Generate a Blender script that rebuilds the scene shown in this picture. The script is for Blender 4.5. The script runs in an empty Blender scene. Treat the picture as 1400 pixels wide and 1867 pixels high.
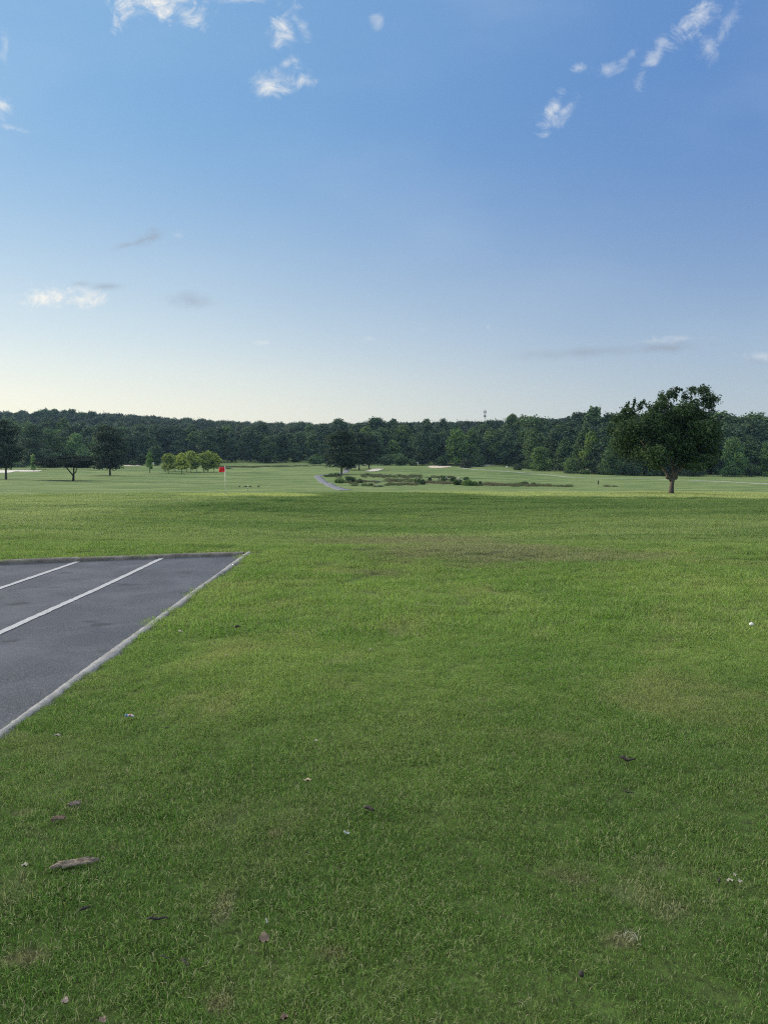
import bpy, math, random
import numpy as np
from mathutils import Vector
R = math.radians
S = bpy.context.scene
C = S.collection
# ------------------------------------------------------------------ camera
F = 1348.0; CX, CY, HZ = 700.0, 933.5, 832.0; CAMH = 1.7
TILT = math.atan((CY - HZ) / F)
cam = bpy.data.cameras.new('camera'); camo = bpy.data.objects.new('camera', cam); C.objects.link(camo)
cam.sensor_fit = 'VERTICAL'; cam.sensor_height = 36.0; cam.lens = 36.0 * F / 1867.0
cam.clip_start = 0.05; cam.clip_end = 12000
camo.location = (0, 0, CAMH); camo.rotation_euler = (R(90) - TILT, 0, 0)
S.camera = camo
# ------------------------------------------------------------------ view, sun, sky
S.view_settings.view_transform = 'Standard'; S.view_settings.look = 'None'
S.view_settings.gamma = 1.0; S.view_settings.use_curve_mapping = False
S.view_settings.exposure = 0.0
S.cycles.max_bounces = 6; S.cycles.diffuse_bounces = 3; S.cycles.transmission_bounces = 3
S.cycles.transparent_max_bounces = 6; S.cycles.volume_bounces = 0
S.cycles.use_denoising = False
S.cycles.pixel_filter_type = 'BLACKMAN_HARRIS'; S.cycles.filter_width = 1.15
SUN_EL, SUN_AZ = 13.0, -68.0          # azimuth measured clockwise from the view direction (+Y)
sl = bpy.data.lights.new('sun', 'SUN'); sl.energy = 4.0; sl.angle = R(0.5); sl.color = (1.0, 0.86, 0.66)
so = bpy.data.objects.new('sun', sl); C.objects.link(so)
dsun = Vector((math.sin(R(SUN_AZ)) * math.cos(R(SUN_EL)), math.cos(R(SUN_AZ)) * math.cos(R(SUN_EL)), math.sin(R(SUN_EL))))
so.rotation_euler = dsun.to_track_quat('Z', 'Y').to_euler()

class NT:
    """small helper for wiring shader nodes"""
    def __init__(s, tree): s.t = tree; s.n = tree.nodes; s.l = tree.links
    def put(s, v, sock):
        if isinstance(v, bpy.types.NodeSocket): s.l.new(v, sock)
        elif v is not None:
            try: sock.default_value = v
            except Exception: sock.default_value = (v, v, v)
    def node(s, kind, **kw):
        n = s.n.new(kind)
        for k, v in kw.items(): setattr(n, k, v)
        return n
    def math(s, op, a, b=None, c=None, clamp=False):
        n = s.node('ShaderNodeMath', operation=op, use_clamp=clamp); s.put(a, n.inputs[0])
        if b is not None: s.put(b, n.inputs[1])
        if c is not None: s.put(c, n.inputs[2])
        return n.outputs[0]
    def vec(s, x, y, z):
        n = s.node('ShaderNodeCombineXYZ'); s.put(x, n.inputs[0]); s.put(y, n.inputs[1]); s.put(z, n.inputs[2]); return n.outputs[0]
    def noise(s, v, scale, detail=4.0, rough=0.55, dist=0.0, color=False):
        n = s.node('ShaderNodeTexNoise'); s.put(v, n.inputs['Vector']); n.inputs['Scale'].default_value = scale
        n.inputs['Detail'].default_value = detail; n.inputs['Roughness'].default_value = rough; n.inputs['Distortion'].default_value = dist
        return n.outputs['Color' if color else 'Fac']
    def mix(s, f, a, b, blend='MIX'):
        n = s.node('ShaderNodeMix', data_type='RGBA', blend_type=blend)
        s.put(f, n.inputs[0]); s.put(a, n.inputs[6]); s.put(b, n.inputs[7]); return n.outputs[2]
    def ramp(s, f, a, b, smooth=True):
        n = s.node('ShaderNodeMapRange', interpolation_type='SMOOTHSTEP' if smooth else 'LINEAR')
        s.put(f, n.inputs[0]); s.put(a, n.inputs[1]); s.put(b, n.inputs[2]); return n.outputs[0]
    def sep(s, v):
        n = s.node('ShaderNodeSeparateXYZ'); s.put(v, n.inputs[0]); return n.outputs

def ray(px, py):
    a = (px - CX) / F; b = -(py - CY) / F
    y = math.cos(TILT) + b * math.sin(TILT); z = -math.sin(TILT) + b * math.cos(TILT)
    return a / y, z / y                    # x/y and z/y of the view ray

W = bpy.data.worlds.new('World'); S.world = W; W.use_nodes = True
w = NT(W.node_tree); w.n.clear()
sky = w.node('ShaderNodeTexSky', sky_type='NISHITA', sun_disc=False)
sky.sun_elevation = R(SUN_EL); sky.sun_rotation = R(SUN_AZ); sky.altitude = 100; sky.air_density = 1.0; sky.dust_density = 2.2; sky.ozone_density = 3.0
tc = w.node('ShaderNodeTexCoord').outputs['Generated']
dx, dy, dz = w.sep(tc)
ysafe = w.math('MAXIMUM', dy, 0.05)
U = w.math('DIVIDE', dx, ysafe); V = w.math('DIVIDE', dz, ysafe)
uv = w.vec(U, V, 0.0)
n1 = w.noise(w.vec(U, w.math('MULTIPLY', V, 1.25), 0.0), 30.0, 9.0, 0.68, 0.9)
n2 = w.noise(uv, 20.0, 4.0, 0.55, 0.3, color=True)
nx, ny, _ = w.sep(n2)
WU = w.math('ADD', U, w.math('MULTIPLY', w.math('SUBTRACT', nx, 0.5), 0.028))
WV = w.math('ADD', V, w.math('MULTIPLY', w.math('SUBTRACT', ny, 0.5), 0.028))
# (px, py, half width, half height, tilt in degrees, strength)
WHITE = [(290, 12, 92, 26, -3, 1.2), (345, 25, 50, 22, -30, .75), (245, 22, 44, 22, 30, .8), (520, 45, 26, 38, -32, .95), (548, 38, 12, 38, 22, .55),
         (430, 0, 60, 8, 0, .5), (498, 148, 50, 24, 8, 1.0), (552, 148, 30, 14, -4, .85), (524, 115, 18, 12, 0, .6), (5, 192, 16, 22, 0, .7), (30, 235, 30, 6, -15, .45), (8, 80, 10, 30, 0, .35),
         (688, 40, 12, 18, 0, .4), (1256, 44, 66, 24, 42, 1.0), (1285, 20, 34, 20, 25, .7), (1198, 92, 48, 16, 58, .6), (1168, 140, 28, 12, 65, .5), (1288, 90, 26, 16, 65, .6), (1328, 40, 44, 12, 62, .4),
         (1056, 128, 17, 11, 5, .75), (1108, 126, 38, 13, 12, .45), (1142, 105, 22, 9, 48, .5), (1003, 204, 42, 14, 62, .95), (1030, 203, 28, 10, 50, .6), (1008, 218, 22, 12, 10, .6),
         (98, 543, 70, 20, 0, 1.6), (150, 545, 45, 14, 3, 1.3), (35, 553, 12, 9, 0, .9), (328, 430, 13, 9, 0, .4), (480, 624, 26, 8, 0, .45), (770, 598, 16, 8, 20, .4), (676, 613, 22, 5, 0, .35), (885, 592, 6, 8, 0, .35),
         (1205, 622, 46, 7, 2, .55), (1240, 617, 50, 5, -2, .4), (1385, 650, 34, 10, 0, .6)]
GREY = [(275, 433, 38, 15, 18, 1.0), (262, 438, 50, 9, 18, .9), (232, 446, 36, 8, 14, .8), (195, 522, 38, 9, 0, .9), (150, 518, 26, 7, 0, .5), (350, 545, 52, 17, -3, .7), (1212, 633, 96, 13, 4, 1.0), (1060, 643, 150, 12, 3, .8), (1385, 656, 36, 9, 0, .5)]
def blob(px, py, a, b, ang, st, amp, soft):
    thin = b < 13 and a > 25
    u0, v0 = ray(px, py); sc = 1.0 / F * (1 + ((px - CX) / F) ** 2 * .0)
    du = w.math('SUBTRACT', U if thin else WU, u0); dv = w.math('SUBTRACT', V if thin else WV, v0)
    c, s_ = math.cos(R(ang)), math.sin(R(ang))
    e1 = w.math('MULTIPLY_ADD', du, c / (a * sc), w.math('MULTIPLY', dv, s_ / (a * sc)))
    e2 = w.math('MULTIPLY_ADD', dv, c / (b * sc), w.math('MULTIPLY', du, -s_ / (b * sc)))
    r = w.math('SQRT', w.math('MULTIPLY_ADD', e1, e1, w.math('MULTIPLY', e2, e2)))
    core = w.math('SUBTRACT', 1.0, w.math('MULTIPLY', r, 0.62))
    f = w.math('MULTIPLY_ADD', w.math('SUBTRACT', n1, 0.5), amp, core)
    return w.math('MULTIPLY', w.ramp(f, 0.28, 0.28 + soft), st)
def total(lst, amp, soft):
    acc = None
    for t in lst:
        m = blob(*t, amp, soft); acc = m if acc is None else w.math('MAXIMUM', acc, m)
    return acc
cream = w.math('POWER', w.math('SUBTRACT', 1.0, w.ramp(w.math('MAXIMUM', dz, 0.0), 0.0, 0.16, False)), 1.6)
mw = w.math('MINIMUM', total(WHITE, 2.5, 1.15), 1.25)
mg = w.math('MINIMUM', total(GREY, 1.0, 1.1), 1.0)
hgt = w.math('MAXIMUM', dz, 0.0)
side = w.ramp(dx, -0.6, 0.6)                                   # 0 towards the sun, 1 away from it
# thin milky veil low in the sky, warmer towards the sun, blue above
base = w.mix(1.0, sky.outputs[0], (1.0, 1.0, 1.0, 1), 'MULTIPLY')
bg = w.node('ShaderNodeBackground'); bg.inputs[1].default_value = 0.10
SK = dict(veil_lo=(13.0, 12.8, 10.2, 1), veil_hi=(5.75, 7.0, 7.4, 1), zen_lo=(2.6, 5.1, 8.2, 1), zen_hi=(1.25, 2.75, 6.2, 1))
veilc = w.mix(side, SK['veil_lo'], SK['veil_hi'])
zenc = w.mix(side, SK['zen_lo'], SK['zen_hi'])
elevf = w.ramp(hgt, 0.02, 0.62, False)
lowf = w.math('POWER', w.math('SUBTRACT', 1.0, w.ramp(hgt, 0.0, 0.42, False)), 1.7)
sheet = w.mix(lowf, zenc, veilc)
front = w.ramp(dy, -0.2, 0.5)
col = w.mix(0.85, base, sheet)
# sky above the frame brightened, added as soft fill for the ground
high = w.math('MULTIPLY_ADD', w.noise(tc, 2.5, 4.0, 0.6), .8, .6)
hc = w.mix(1.0, (24.0, 23.5, 22.5, 1), w.vec(high, high, high), 'MULTIPLY')
col = w.mix(w.ramp(dz, 0.60, 0.92), col, hc)
veiln = w.ramp(w.noise(w.vec(U, w.math('MULTIPLY', V, 2.2), 0.0), 2.2, 4.0, 0.5), 0.42, 0.8)
col = w.mix(w.math('MULTIPLY', w.math('MULTIPLY', veiln, front), 0.16), col, (6.2, 7.4, 8.4, 1))
lum = w.ramp(w.noise(uv, 55.0, 5.0, 0.6), 0.3, 0.7)
whc = w.mix(side, (9.9, 9.6, 8.8, 1), (7.4, 7.9, 8.4, 1))
whc = w.mix(w.math('MULTIPLY', lum, 0.18), whc, (5.6, 6.2, 7.4, 1))
col = w.mix(w.math('MULTIPLY', w.math('MULTIPLY', cream, front), .75), col, w.mix(side, (10.8, 9.4, 6.5, 1), (5.1, 5.4, 5.6, 1)))
col = w.mix(w.math('MULTIPLY', w.math('MINIMUM', mg, 1.0), 0.9), col, (3.4, 3.95, 4.8, 1))
col = w.mix(w.math('MULTIPLY', w.math('MINIMUM', mw, 1.0), 0.93), col, whc)
w.put(col, bg.inputs[0])
wo = w.node('ShaderNodeOutputWorld'); w.l.new(bg.outputs[0], wo.inputs[0])
W.cycles.sampling_method = 'MANUAL'; W.cycles.sample_map_resolution = 1024

# ------------------------------------------------------------------ helpers
def tag(o, label=None, cat=None, group=None, kind=None):
    if label: o['label'] = label
    if cat: o['category'] = cat
    if group: o['group'] = group
    if kind: o['kind'] = kind
    return o
def make_mesh(name, V, faces, attrs=None, smooth=False):
    """faces: array (n,3) or (n,4) or a list of such arrays"""
    V = np.asarray(V, np.float32).reshape(-1, 3)
    fl = [np.asarray(f, np.int32) for f in (faces if isinstance(faces, list) else [faces])]
    fl = [f for f in fl if f.size]
    me = bpy.data.meshes.new(name); me.vertices.add(len(V)); me.vertices.foreach_set('co', V.ravel())
    loops = np.concatenate([f.ravel() for f in fl]) if fl else np.zeros(0, np.int32)
    sizes = np.concatenate([np.full(len(f), f.shape[1], np.int32) for f in fl]) if fl else np.zeros(0, np.int32)
    starts = np.concatenate([[0], np.cumsum(sizes)[:-1]]).astype(np.int32) if len(sizes) else sizes
    me.loops.add(len(loops)); me.loops.foreach_set('vertex_index', loops)
    me.polygons.add(len(sizes)); me.polygons.foreach_set('loop_start', starts); me.polygons.foreach_set('loop_total', sizes)
    if smooth and len(sizes): me.polygons.foreach_set('use_smooth', np.ones(len(sizes), bool))
    for k, v in (attrs or {}).items():
        v = np.asarray(v); at = me.attributes.new(k, 'INT' if v.dtype.kind == 'i' else 'FLOAT', 'POINT'); at.data.foreach_set('value', v.ravel())
    me.update(calc_edges=True); me.validate()
    return me
def obj(name, me, mat=None, parent=None, loc=None):
    o = bpy.data.objects.new(name, me); C.objects.link(o)
    if mat and not me.materials: me.materials.append(mat)
    if parent: o.parent = parent
    if loc is not None: o.location = loc
    return o
def empty(name, loc, rz=0.0):
    o = bpy.data.objects.new(name, None); C.objects.link(o); o.location = loc; o.rotation_euler = (0, 0, rz)
    o.empty_display_size = .2
    return o
class MB:
    """collects simple solids in one mesh"""
    def __init__(s): s.v = []; s.q = []; s.t = []; s.n = 0
    def add(s, V, q=None, t=None):
        s.v.append(np.asarray(V, float))
        if q is not None and len(q): s.q.append(np.asarray(q) + s.n)
        if t is not None and len(t): s.t.append(np.asarray(t) + s.n)
        s.n += len(V)
    def tube(s, P, rad, k=8, wob=0.0, rng=None):
        P = np.asarray(P, float); rad = np.asarray(rad, float) * np.ones(len(P)); rings = []
        for i, p in enumerate(P):
            d = P[min(i + 1, len(P) - 1)] - P[max(i - 1, 0)]; d /= np.linalg.norm(d) + 1e-9
            a = np.cross(d, (0, 1, 0.13)); a /= np.linalg.norm(a) + 1e-9; b = np.cross(d, a)
            th = np.arange(k) / k * 2 * np.pi
            r = rad[i] * (1 + (wob * (rng.random(k) - .5) if wob else 0))
            rings.append(p + (np.cos(th) * r)[:, None] * a + (np.sin(th) * r)[:, None] * b)
        V = np.concatenate(rings + [P[:1], P[-1:]]); q = []; t = []
        for i in range(len(P) - 1):
            for j in range(k): q.append((i * k + j, i * k + (j + 1) % k, (i + 1) * k + (j + 1) % k, (i + 1) * k + j))
        n = len(P) * k
        for j in range(k): t.append((n, (j + 1) % k, j)); t.append((n + 1, n - k + j, n - k + (j + 1) % k))
        s.add(V, q, t)
    def box(s, lo, hi):
        x0, y0, z0 = lo; x1, y1, z1 = hi
        s.add([(x0, y0, z0), (x1, y0, z0), (x1, y1, z0), (x0, y1, z0), (x0, y0, z1), (x1, y0, z1), (x1, y1, z1), (x0, y1, z1)],
              [(0, 3, 2, 1), (4, 5, 6, 7), (0, 1, 5, 4), (1, 2, 6, 5), (2, 3, 7, 6), (3, 0, 4, 7)])
    def ball(s, c, r, k=12, m=8):
        c = np.asarray(c, float); r = np.asarray(r, float) * np.ones(3); V = []
        for i in range(m + 1):
            ph = math.pi * i / m
            for j in range(k): th = 2 * math.pi * j / k; V.append(c + r * (math.sin(ph) * math.cos(th), math.sin(ph) * math.sin(th), math.cos(ph)))
        q = [(i * k + j, i * k + (j + 1) % k, (i + 1) * k + (j + 1) % k, (i + 1) * k + j) for i in range(m) for j in range(k)]
        s.add(V, [f[::-1] for f in q])
    def mesh(s, name, smooth=True):
        fl = []
        if s.q: fl.append(np.concatenate(s.q))
        if s.t: fl.append(np.concatenate(s.t))
        return make_mesh(name, np.concatenate(s.v), fl, smooth=smooth)
def material(name, rough=0.8, spec=0.3):
    m = bpy.data.materials.new(name); m.use_nodes = True; n = NT(m.node_tree)
    b = m.node_tree.nodes['Principled BSDF']; b.inputs['Roughness'].default_value = rough; b.inputs['Specular IOR Level'].default_value = spec
    return m, n, b
def plain(name, col, var=0.25, scale=20.0, rough=0.75, spec=0.3, bump=0.0):
    m, n, b = material(name, rough, spec)
    tcn = n.node('ShaderNodeTexCoord').outputs['Object']; f = n.noise(tcn, scale, 5.0, 0.6)
    c2 = tuple(x * (1 - var) for x in col[:3]) + (1,); c1 = tuple(min(1, x * (1 + var)) for x in col[:3]) + (1,)
    n.put(n.mix(n.ramp(f, .3, .7), c2, c1), b.inputs['Base Color'])
    if bump:
        bn = n.node('ShaderNodeBump'); bn.inputs['Distance'].default_value = bump; n.put(f, bn.inputs['Height']); n.put(bn.outputs[0], b.inputs['Normal'])
    return m

# ------------------------------------------------------------------ terrain height
COLS = [-.95, -.52, -.38, -.22, 0, .22, .30, .39, .52, .95]
ROWS = {   # distance : screen row of the ground, one per column (a survey of the slopes, turned into heights below)
    20:  [968, 975, 976, 980, 986, 984, 982, 980, 978, 970],
    28:  [940, 948, 950, 957, 970, 963, 960, 957, 955, 950],
    38:  [920, 925, 925, 931, 946, 940, 938, 936, 935, 932],
    46:  [911, 914, 912, 914, 928, 925, 924, 923, 924, 922],
    54:  [906, 908, 903, 904, 912, 913, 913, 914, 916, 914],
    60:  [904, 905, 898.5, 900.2, 904, 907, 908, 909, 911, 910],
    66:  [904, 904, 898, 899.5, 900, 905, 906, 904.5, 909.5, 909],
    75:  [906, 906, 900, 901, 898.5, 902, 902.5, 898.5, 908, 908],
    85:  [908, 908, 903, 902, 897.5, 899, 899, 893.5, 904, 905],
    100: [906, 906, 905, 901, 896.5, 896, 896, 893, 899, 902],
    130: [898, 897, 897, 896.5, 893, 893.5, 894, 892, 894, 894],
    170: [889, 887, 887, 885, 887, 889, 891, 890, 888, 888],
    214: [880, 877.5, 877, 878, 881, 885, 888, 885, 883, 882],
    260: [872, 868, 868, 869, 870, 877, 880, 878, 877, 877],
    310: [863, 861, 860, 861, 862, 868, 871, 870, 870, 870],
    350: [857, 856, 855, 854, 855, 861, 865, 865, 866, 866],
    400: [852, 850, 849, 848, 850, 856, 858, 859, 860, 860],
    450: [846, 846, 845, 844, 847, 850, 850, 850, 852, 852],
    550: [815, 818, 822, 822, 819, 815, 806, 806, 812, 812],
    700: [782, 785, 788, 806, 807, 800, 787, 794, 797, 797],
    900: [776, 778, 777, 797, 799, 798, 793, 792, 790, 790]}
_d = sorted(ROWS); NU, ND = 240, 420
_ug = np.linspace(COLS[0], COLS[-1], NU); _lg = np.linspace(math.log(13.0), math.log(900.0), ND)
_tab = np.zeros((ND, NU))
_rows = [[CAMH - 0.02] and [(-0.0) for _ in COLS]] ; _dist = [13.0]
for d_ in _d:
    _rows.append([CAMH + ray(CX, p)[1] * d_ for p in ROWS[d_]]); _dist.append(float(d_))
_rows = np.array(_rows); _ld = np.log(np.array(_dist))
_t1 = np.stack([np.interp(_lg, _ld, _rows[:, k]) for k in range(len(COLS))], 1)
for i in range(ND): _tab[i] = np.interp(_ug, COLS, _t1[i])
def _smooth(a, k, ax):
    g = np.exp(-0.5 * (np.arange(-3 * k, 3 * k + 1) / k) ** 2); g /= g.sum()
    pad = [(0, 0), (0, 0)]; pad[ax] = (3 * k, 3 * k); b = np.pad(a, pad, mode='edge')
    return np.apply_along_axis(lambda m: np.convolve(m, g, 'valid'), ax, b)
_tab = _smooth(_smooth(_tab, 5, 0), 9, 1)
def lattice(x, y, seed=0):
    """smooth value noise, 0..1"""
    xi = np.floor(x).astype(np.int64); yi = np.floor(y).astype(np.int64); fx = x - xi; fy = y - yi; fx = fx * fx * (3 - 2 * fx); fy = fy * fy * (3 - 2 * fy)
    def h(a, b):
        v = (a * 374761393 + b * 668265263 + seed * 1274126177) & 0xffffffff; v = ((v ^ (v >> 13)) * 1274126177) & 0xffffffff; return ((v ^ (v >> 16)) & 0xffff) / 65535.0
    return (h(xi, yi) * (1 - fx) + h(xi + 1, yi) * fx) * (1 - fy) + (h(xi, yi + 1) * (1 - fx) + h(xi + 1, yi + 1) * fx) * fy
def hummock(x, y):
    b = .036 * (lattice(x * 1.1, y * 1.7, 1) - .5) + .020 * (lattice(x * 2.9, y * 3.9, 2) - .5) + .05 * (lattice(x * .45 + 3, y * .6, 3) - .5)
    out = np.maximum((x + 2.35) / .5, (y - 13.1 - .27 * (x + 2.4)) / .6).clip(0, 1)
    k = np.interp(y, [0, 6, 16, 60, 90], [.7, .9, 1.8, 2.2, 0.0])
    return b * out * k
def height(x, y):
    x = np.asarray(x, float); y = np.asarray(y, float)
    yc = np.clip(y, 13.0, 900.0); u = np.clip(x / np.maximum(yc, 13.0), COLS[0], COLS[-1])
    fi = (np.log(yc) - _lg[0]) / (_lg[1] - _lg[0]); fj = (u - _ug[0]) / (_ug[1] - _ug[0])
    i = np.clip(fi.astype(int), 0, ND - 2); j = np.clip(fj.astype(int), 0, NU - 2); a = fi - i; b = fj - j
    z = (_tab[i, j] * (1 - b) + _tab[i, j + 1] * b) * (1 - a) + (_tab[i + 1, j] * (1 - b) + _tab[i + 1, j + 1] * b) * a
    z0 = 0.0
    t = np.clip((y - 12.9) / 3.0, 0, 1); z = z * t * t * (3 - 2 * t)
    far = np.clip((y - 60) / 60, 0, 1); near = np.clip((y - 13.2) / 6, 0, 1)
    z = z + far * (0.16 * np.sin(x * .11 + y * .05) * np.sin(y * .07 - x * .02) + .08 * np.sin(x * .23 + 1.3) * np.sin(y * .19))
    z = z + near * (0.035 * np.sin(x * .55 + .3 * y) * np.sin(y * .42 + 1.0) + .02 * np.sin(x * 1.1 + 2) * np.sin(y * .9 + .4))
    z = z - near * .30 * np.exp(-((x - 0.05) / 1.9) ** 2 - ((y - 15.4) / 0.7) ** 2)      # the small hollow past the car park
    z = z + hummock(x, y)
    return z
def at(px, d, lift=0.0):
    u = (px - CX) / F / math.cos(TILT) * 1.0; x = u * d
    return Vector((x, d, float(height(x, d)) + lift))
def hit(px, py, dmin=1.5, dmax=900.0):
    u, v = ray(px, py); ds = np.exp(np.linspace(math.log(dmin), math.log(dmax), 6000)); g = height(u * ds, ds) - (CAMH + v * ds)
    k = np.argmax(g > 0) if (g > 0).any() else len(ds) - 1
    d = ds[k]; return Vector((u * d, d, float(height(u * d, d))))
def screen(p):
    x, y, z = p[0], p[1], p[2] - CAMH; c, s_ = math.cos(TILT), math.sin(TILT)
    fw = y * c - z * s_; up = y * s_ + z * c
    return CX + F * x / fw, CY - F * up / fw

# lot of the car park: x < EDGE, y < KERB
def edge_x(y): return -2.292 - 0.0055 * np.maximum(y, 0.0) + 0.007 * np.sin(y * 2.3) + 0.006 * np.sin(y * 5.1 + 1) + .010 * np.sin(y * 1.05 + .4)
KERBY = 13.02
def kerb_y(x): return KERBY + (x + 2.35) * 0.265 - 0.012 * (x + 2.35) ** 2 * 0.3
def in_lot(x, y): return (x < edge_x(y) - 0.05) & (y < kerb_y(x) - 0.02)

ys = [-14 + 1.0 * i for i in range(15)]
y_ = 1.0
while y_ < 14.0: ys.append(y_); y_ += 0.10 if y_ < 8.5 else 0.08
while y_ < 1500: ys.append(y_); y_ *= 1.010
ys += [1800, 2400, 3500]
ys = np.array(ys); NX = 361
sg = np.linspace(-1, 1, NX); sg = np.sign(sg) * (0.55 * np.abs(sg) + .45 * np.abs(sg) ** 2.2)
X = sg[None, :] * (14 + 1.0 * np.maximum(ys, 0))[:, None] * 1.25; Y = np.repeat(ys[:, None], NX, 1)
Z = height(X, Y); Z = np.where(Y > 900, Z - (Y - 900) * .004, Z)
Z = Z - np.where(Y < 97, np.interp(Y, [0, 6, 14, 30, 90, 96], [.010, .013, .022, .030, .030, 0.0]), 0.0)   # the soil lies a little under the blades
Z = np.where(in_lot(X, Y), Z - 0.3, Z)
V_ = np.stack([X, Y, Z], -1).reshape(-1, 3)
idx = np.arange(len(ys) * NX).reshape(len(ys), NX)
Fq = np.stack([idx[:-1, :-1], idx[:-1, 1:], idx[1:, 1:], idx[1:, :-1]], -1).reshape(-1, 4)

# ------------------------------------------------------------------ grass colour, shared by the ground and the blades
G = bpy.data.node_groups.new('turf_colour', 'ShaderNodeTree')
G.interface.new_socket('Color', in_out='OUTPUT', socket_type='NodeSocketColor')
G.interface.new_socket('Dry', in_out='OUTPUT', socket_type='NodeSocketFloat')
g = NT(G); go_ = g.node('NodeGroupOutput'); P = g.node('ShaderNodeNewGeometry').outputs['Position']
gx, gy, gz = g.sep(P); flat = g.vec(gx, gy, 0.0)
na = g.noise(flat, 0.33, 4.0, 0.6, 0.4); nb = g.noise(flat, 1.7, 4.0, 0.6); nc = g.noise(flat, 7.0, 3.0, 0.6)
stretch = g.vec(g.math('MULTIPLY', gx, 0.22), gy, 0.0); nd = g.noise(stretch, 0.20, 6.0, 0.65, 0.6)
near = g.mix(g.ramp(na, .35, .65), (.062, .125, .024, 1), (.105, .165, .042, 1))
near = g.mix(g.math('MULTIPLY', g.ramp(nb, .42, .72), .38), near, (.125, .175, .055, 1))
near = g.mix(g.math('MULTIPLY', g.ramp(nc, .5, .75), .4), near, (.045, .095, .018, 1))
near = g.mix(g.math('MULTIPLY', g.ramp(g.noise(flat, .62, 5.0, .65, .7), .50, .68), .6), near, (.150, .165, .070, 1))
midc = g.mix(g.ramp(nd, .35, .65), (.110, .190, .048, 1), (.205, .268, .094, 1))
farc = g.mix(g.ramp(nd, .38, .62), (.120, .182, .064, 1), (.245, .292, .122, 1))
colr = g.mix(g.ramp(gy, 3.0, 6.5), g.mix(1.0, near, (1.06, 1.14, .98, 1), 'MULTIPLY'), g.mix(1.0, near, (2.02, 1.84, 1.74, 1), 'MULTIPLY'))  # foreground shade put into the turf colour, brighter further out
colr = g.mix(g.ramp(gy, 8.0, 22.0), colr, midc)
fm = g.math('ADD', gy, g.math('MULTIPLY', g.math('SUBTRACT', nd, .5), 9.0))
# the left side past the lot is already the paler fairway cut
uu = g.math('DIVIDE', gx, g.math('MAXIMUM', gy, 1.0))
cc = g.math('MULTIPLY_ADD', g.ramp(gy, 30.0, 58.0, False), .31, -.40)
leftw = g.math('MULTIPLY', g.ramp(g.math('SUBTRACT', uu, g.math('MULTIPLY_ADD', g.math('SUBTRACT', na, .5), .12, cc)), .05, -.07), g.ramp(gy, 20.0, 32.0))
leftc = g.mix(g.ramp(nd, .36, .64), (.200, .265, .110, 1), (.310, .355, .165, 1))
colr = g.mix(g.math('MULTIPLY', leftw, .85), colr, leftc)
bump_u = g.math('MULTIPLY', g.math('MAXIMUM', g.math('SUBTRACT', 1.0, g.math('MULTIPLY', g.math('ABSOLUTE', uu), 6.0)), 0.0), 20.0)
fm = g.math('SUBTRACT', fm, bump_u)
rough = g.math('MULTIPLY', g.math('MULTIPLY', g.math('SUBTRACT', 1.0, leftw), g.ramp(gy, 29.0, 42.0)), g.math('SUBTRACT', 1.0, g.ramp(fm, 58.0, 64.0)))  # mound face mask: terrain shading is mixed into the turf colour as darker green
mound_shadec = g.mix(g.ramp(nd, .36, .64), (.058, .128, .028, 1), (.125, .195, .055, 1))
colr = g.mix(g.math('MULTIPLY', rough, .85), colr, mound_shadec)
band = g.math('MULTIPLY', g.ramp(gy, 15.0, 20.0), g.ramp(gy, 34.0, 25.0))
colr = g.mix(g.math('MULTIPLY', g.math('MULTIPLY', band, g.ramp(nd, .40, .62)), .55), colr, (.230, .285, .110, 1))
colr = g.mix(g.ramp(fm, 59.0, 66.0), colr, farc)
def spot(x, y, a, b, amp=.9, lo=.25, hi=.75):
    ex = g.math('MULTIPLY', g.math('SUBTRACT', gx, x), 1.0 / a); ey = g.math('MULTIPLY', g.math('SUBTRACT', gy, y), 1.0 / b)
    r = g.math('SQRT', g.math('MULTIPLY_ADD', ex, ex, g.math('MULTIPLY', ey, ey)))
    f = g.math('MULTIPLY_ADD', g.math('SUBTRACT', nb, .5), amp, g.math('SUBTRACT', 1.0, r))
    return g.ramp(f, lo - .25, hi - .25)
DRYC = (.26, .24, .125, 1)
dry = g.math('MULTIPLY', g.ramp(g.noise(flat, 1.15, 5.0, 0.65, 0.8), .60, .76), g.ramp(gy, 26.0, 14.0))
dry = g.math('MULTIPLY', dry, .75)
dh = []
for (px, py, a, b, st) in [(760, 985, 2.9, 2.6, .8), (900, 1000, 2.4, 1.7, .75), (1020, 1016, 2.2, .9, .6), (650, 988, 1.6, 1.8, .5), (690, 1046, .6, .35, .5)]:
    p = hit(px, py); dh.append(g.math('MULTIPLY', spot(p.x, p.y, a * 1.25, b * 1.35, 1.2, .3, 1.05), st * 1.1))
for k in dh: dry = g.math('MAXIMUM', dry, k)
colr = g.mix(dry, colr, (.185, .195, .105, 1))
p = hit(748, 943, 20); colr = g.mix(g.math('MULTIPLY', spot(p.x, p.y, .62, 1.1), .7), colr, (.20, .30, .06, 1))
for (px, py, a, b) in [(40, 1483, .12, .07), (210, 1545, .11, .06), (500, 1520, .05, .04), (610, 1735, .11, .05), (400, 1832, .07, .05), (1130, 1712, .10, .05), (1060, 1600, .25, .09), (45, 1745, .12, .05)]:
    p = hit(px, py); colr = g.mix(g.math('MULTIPLY', spot(p.x, p.y, a, b * 1.6, 3.4, .45, 1.1), .6), colr, (.20, .165, .105, 1))
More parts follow.
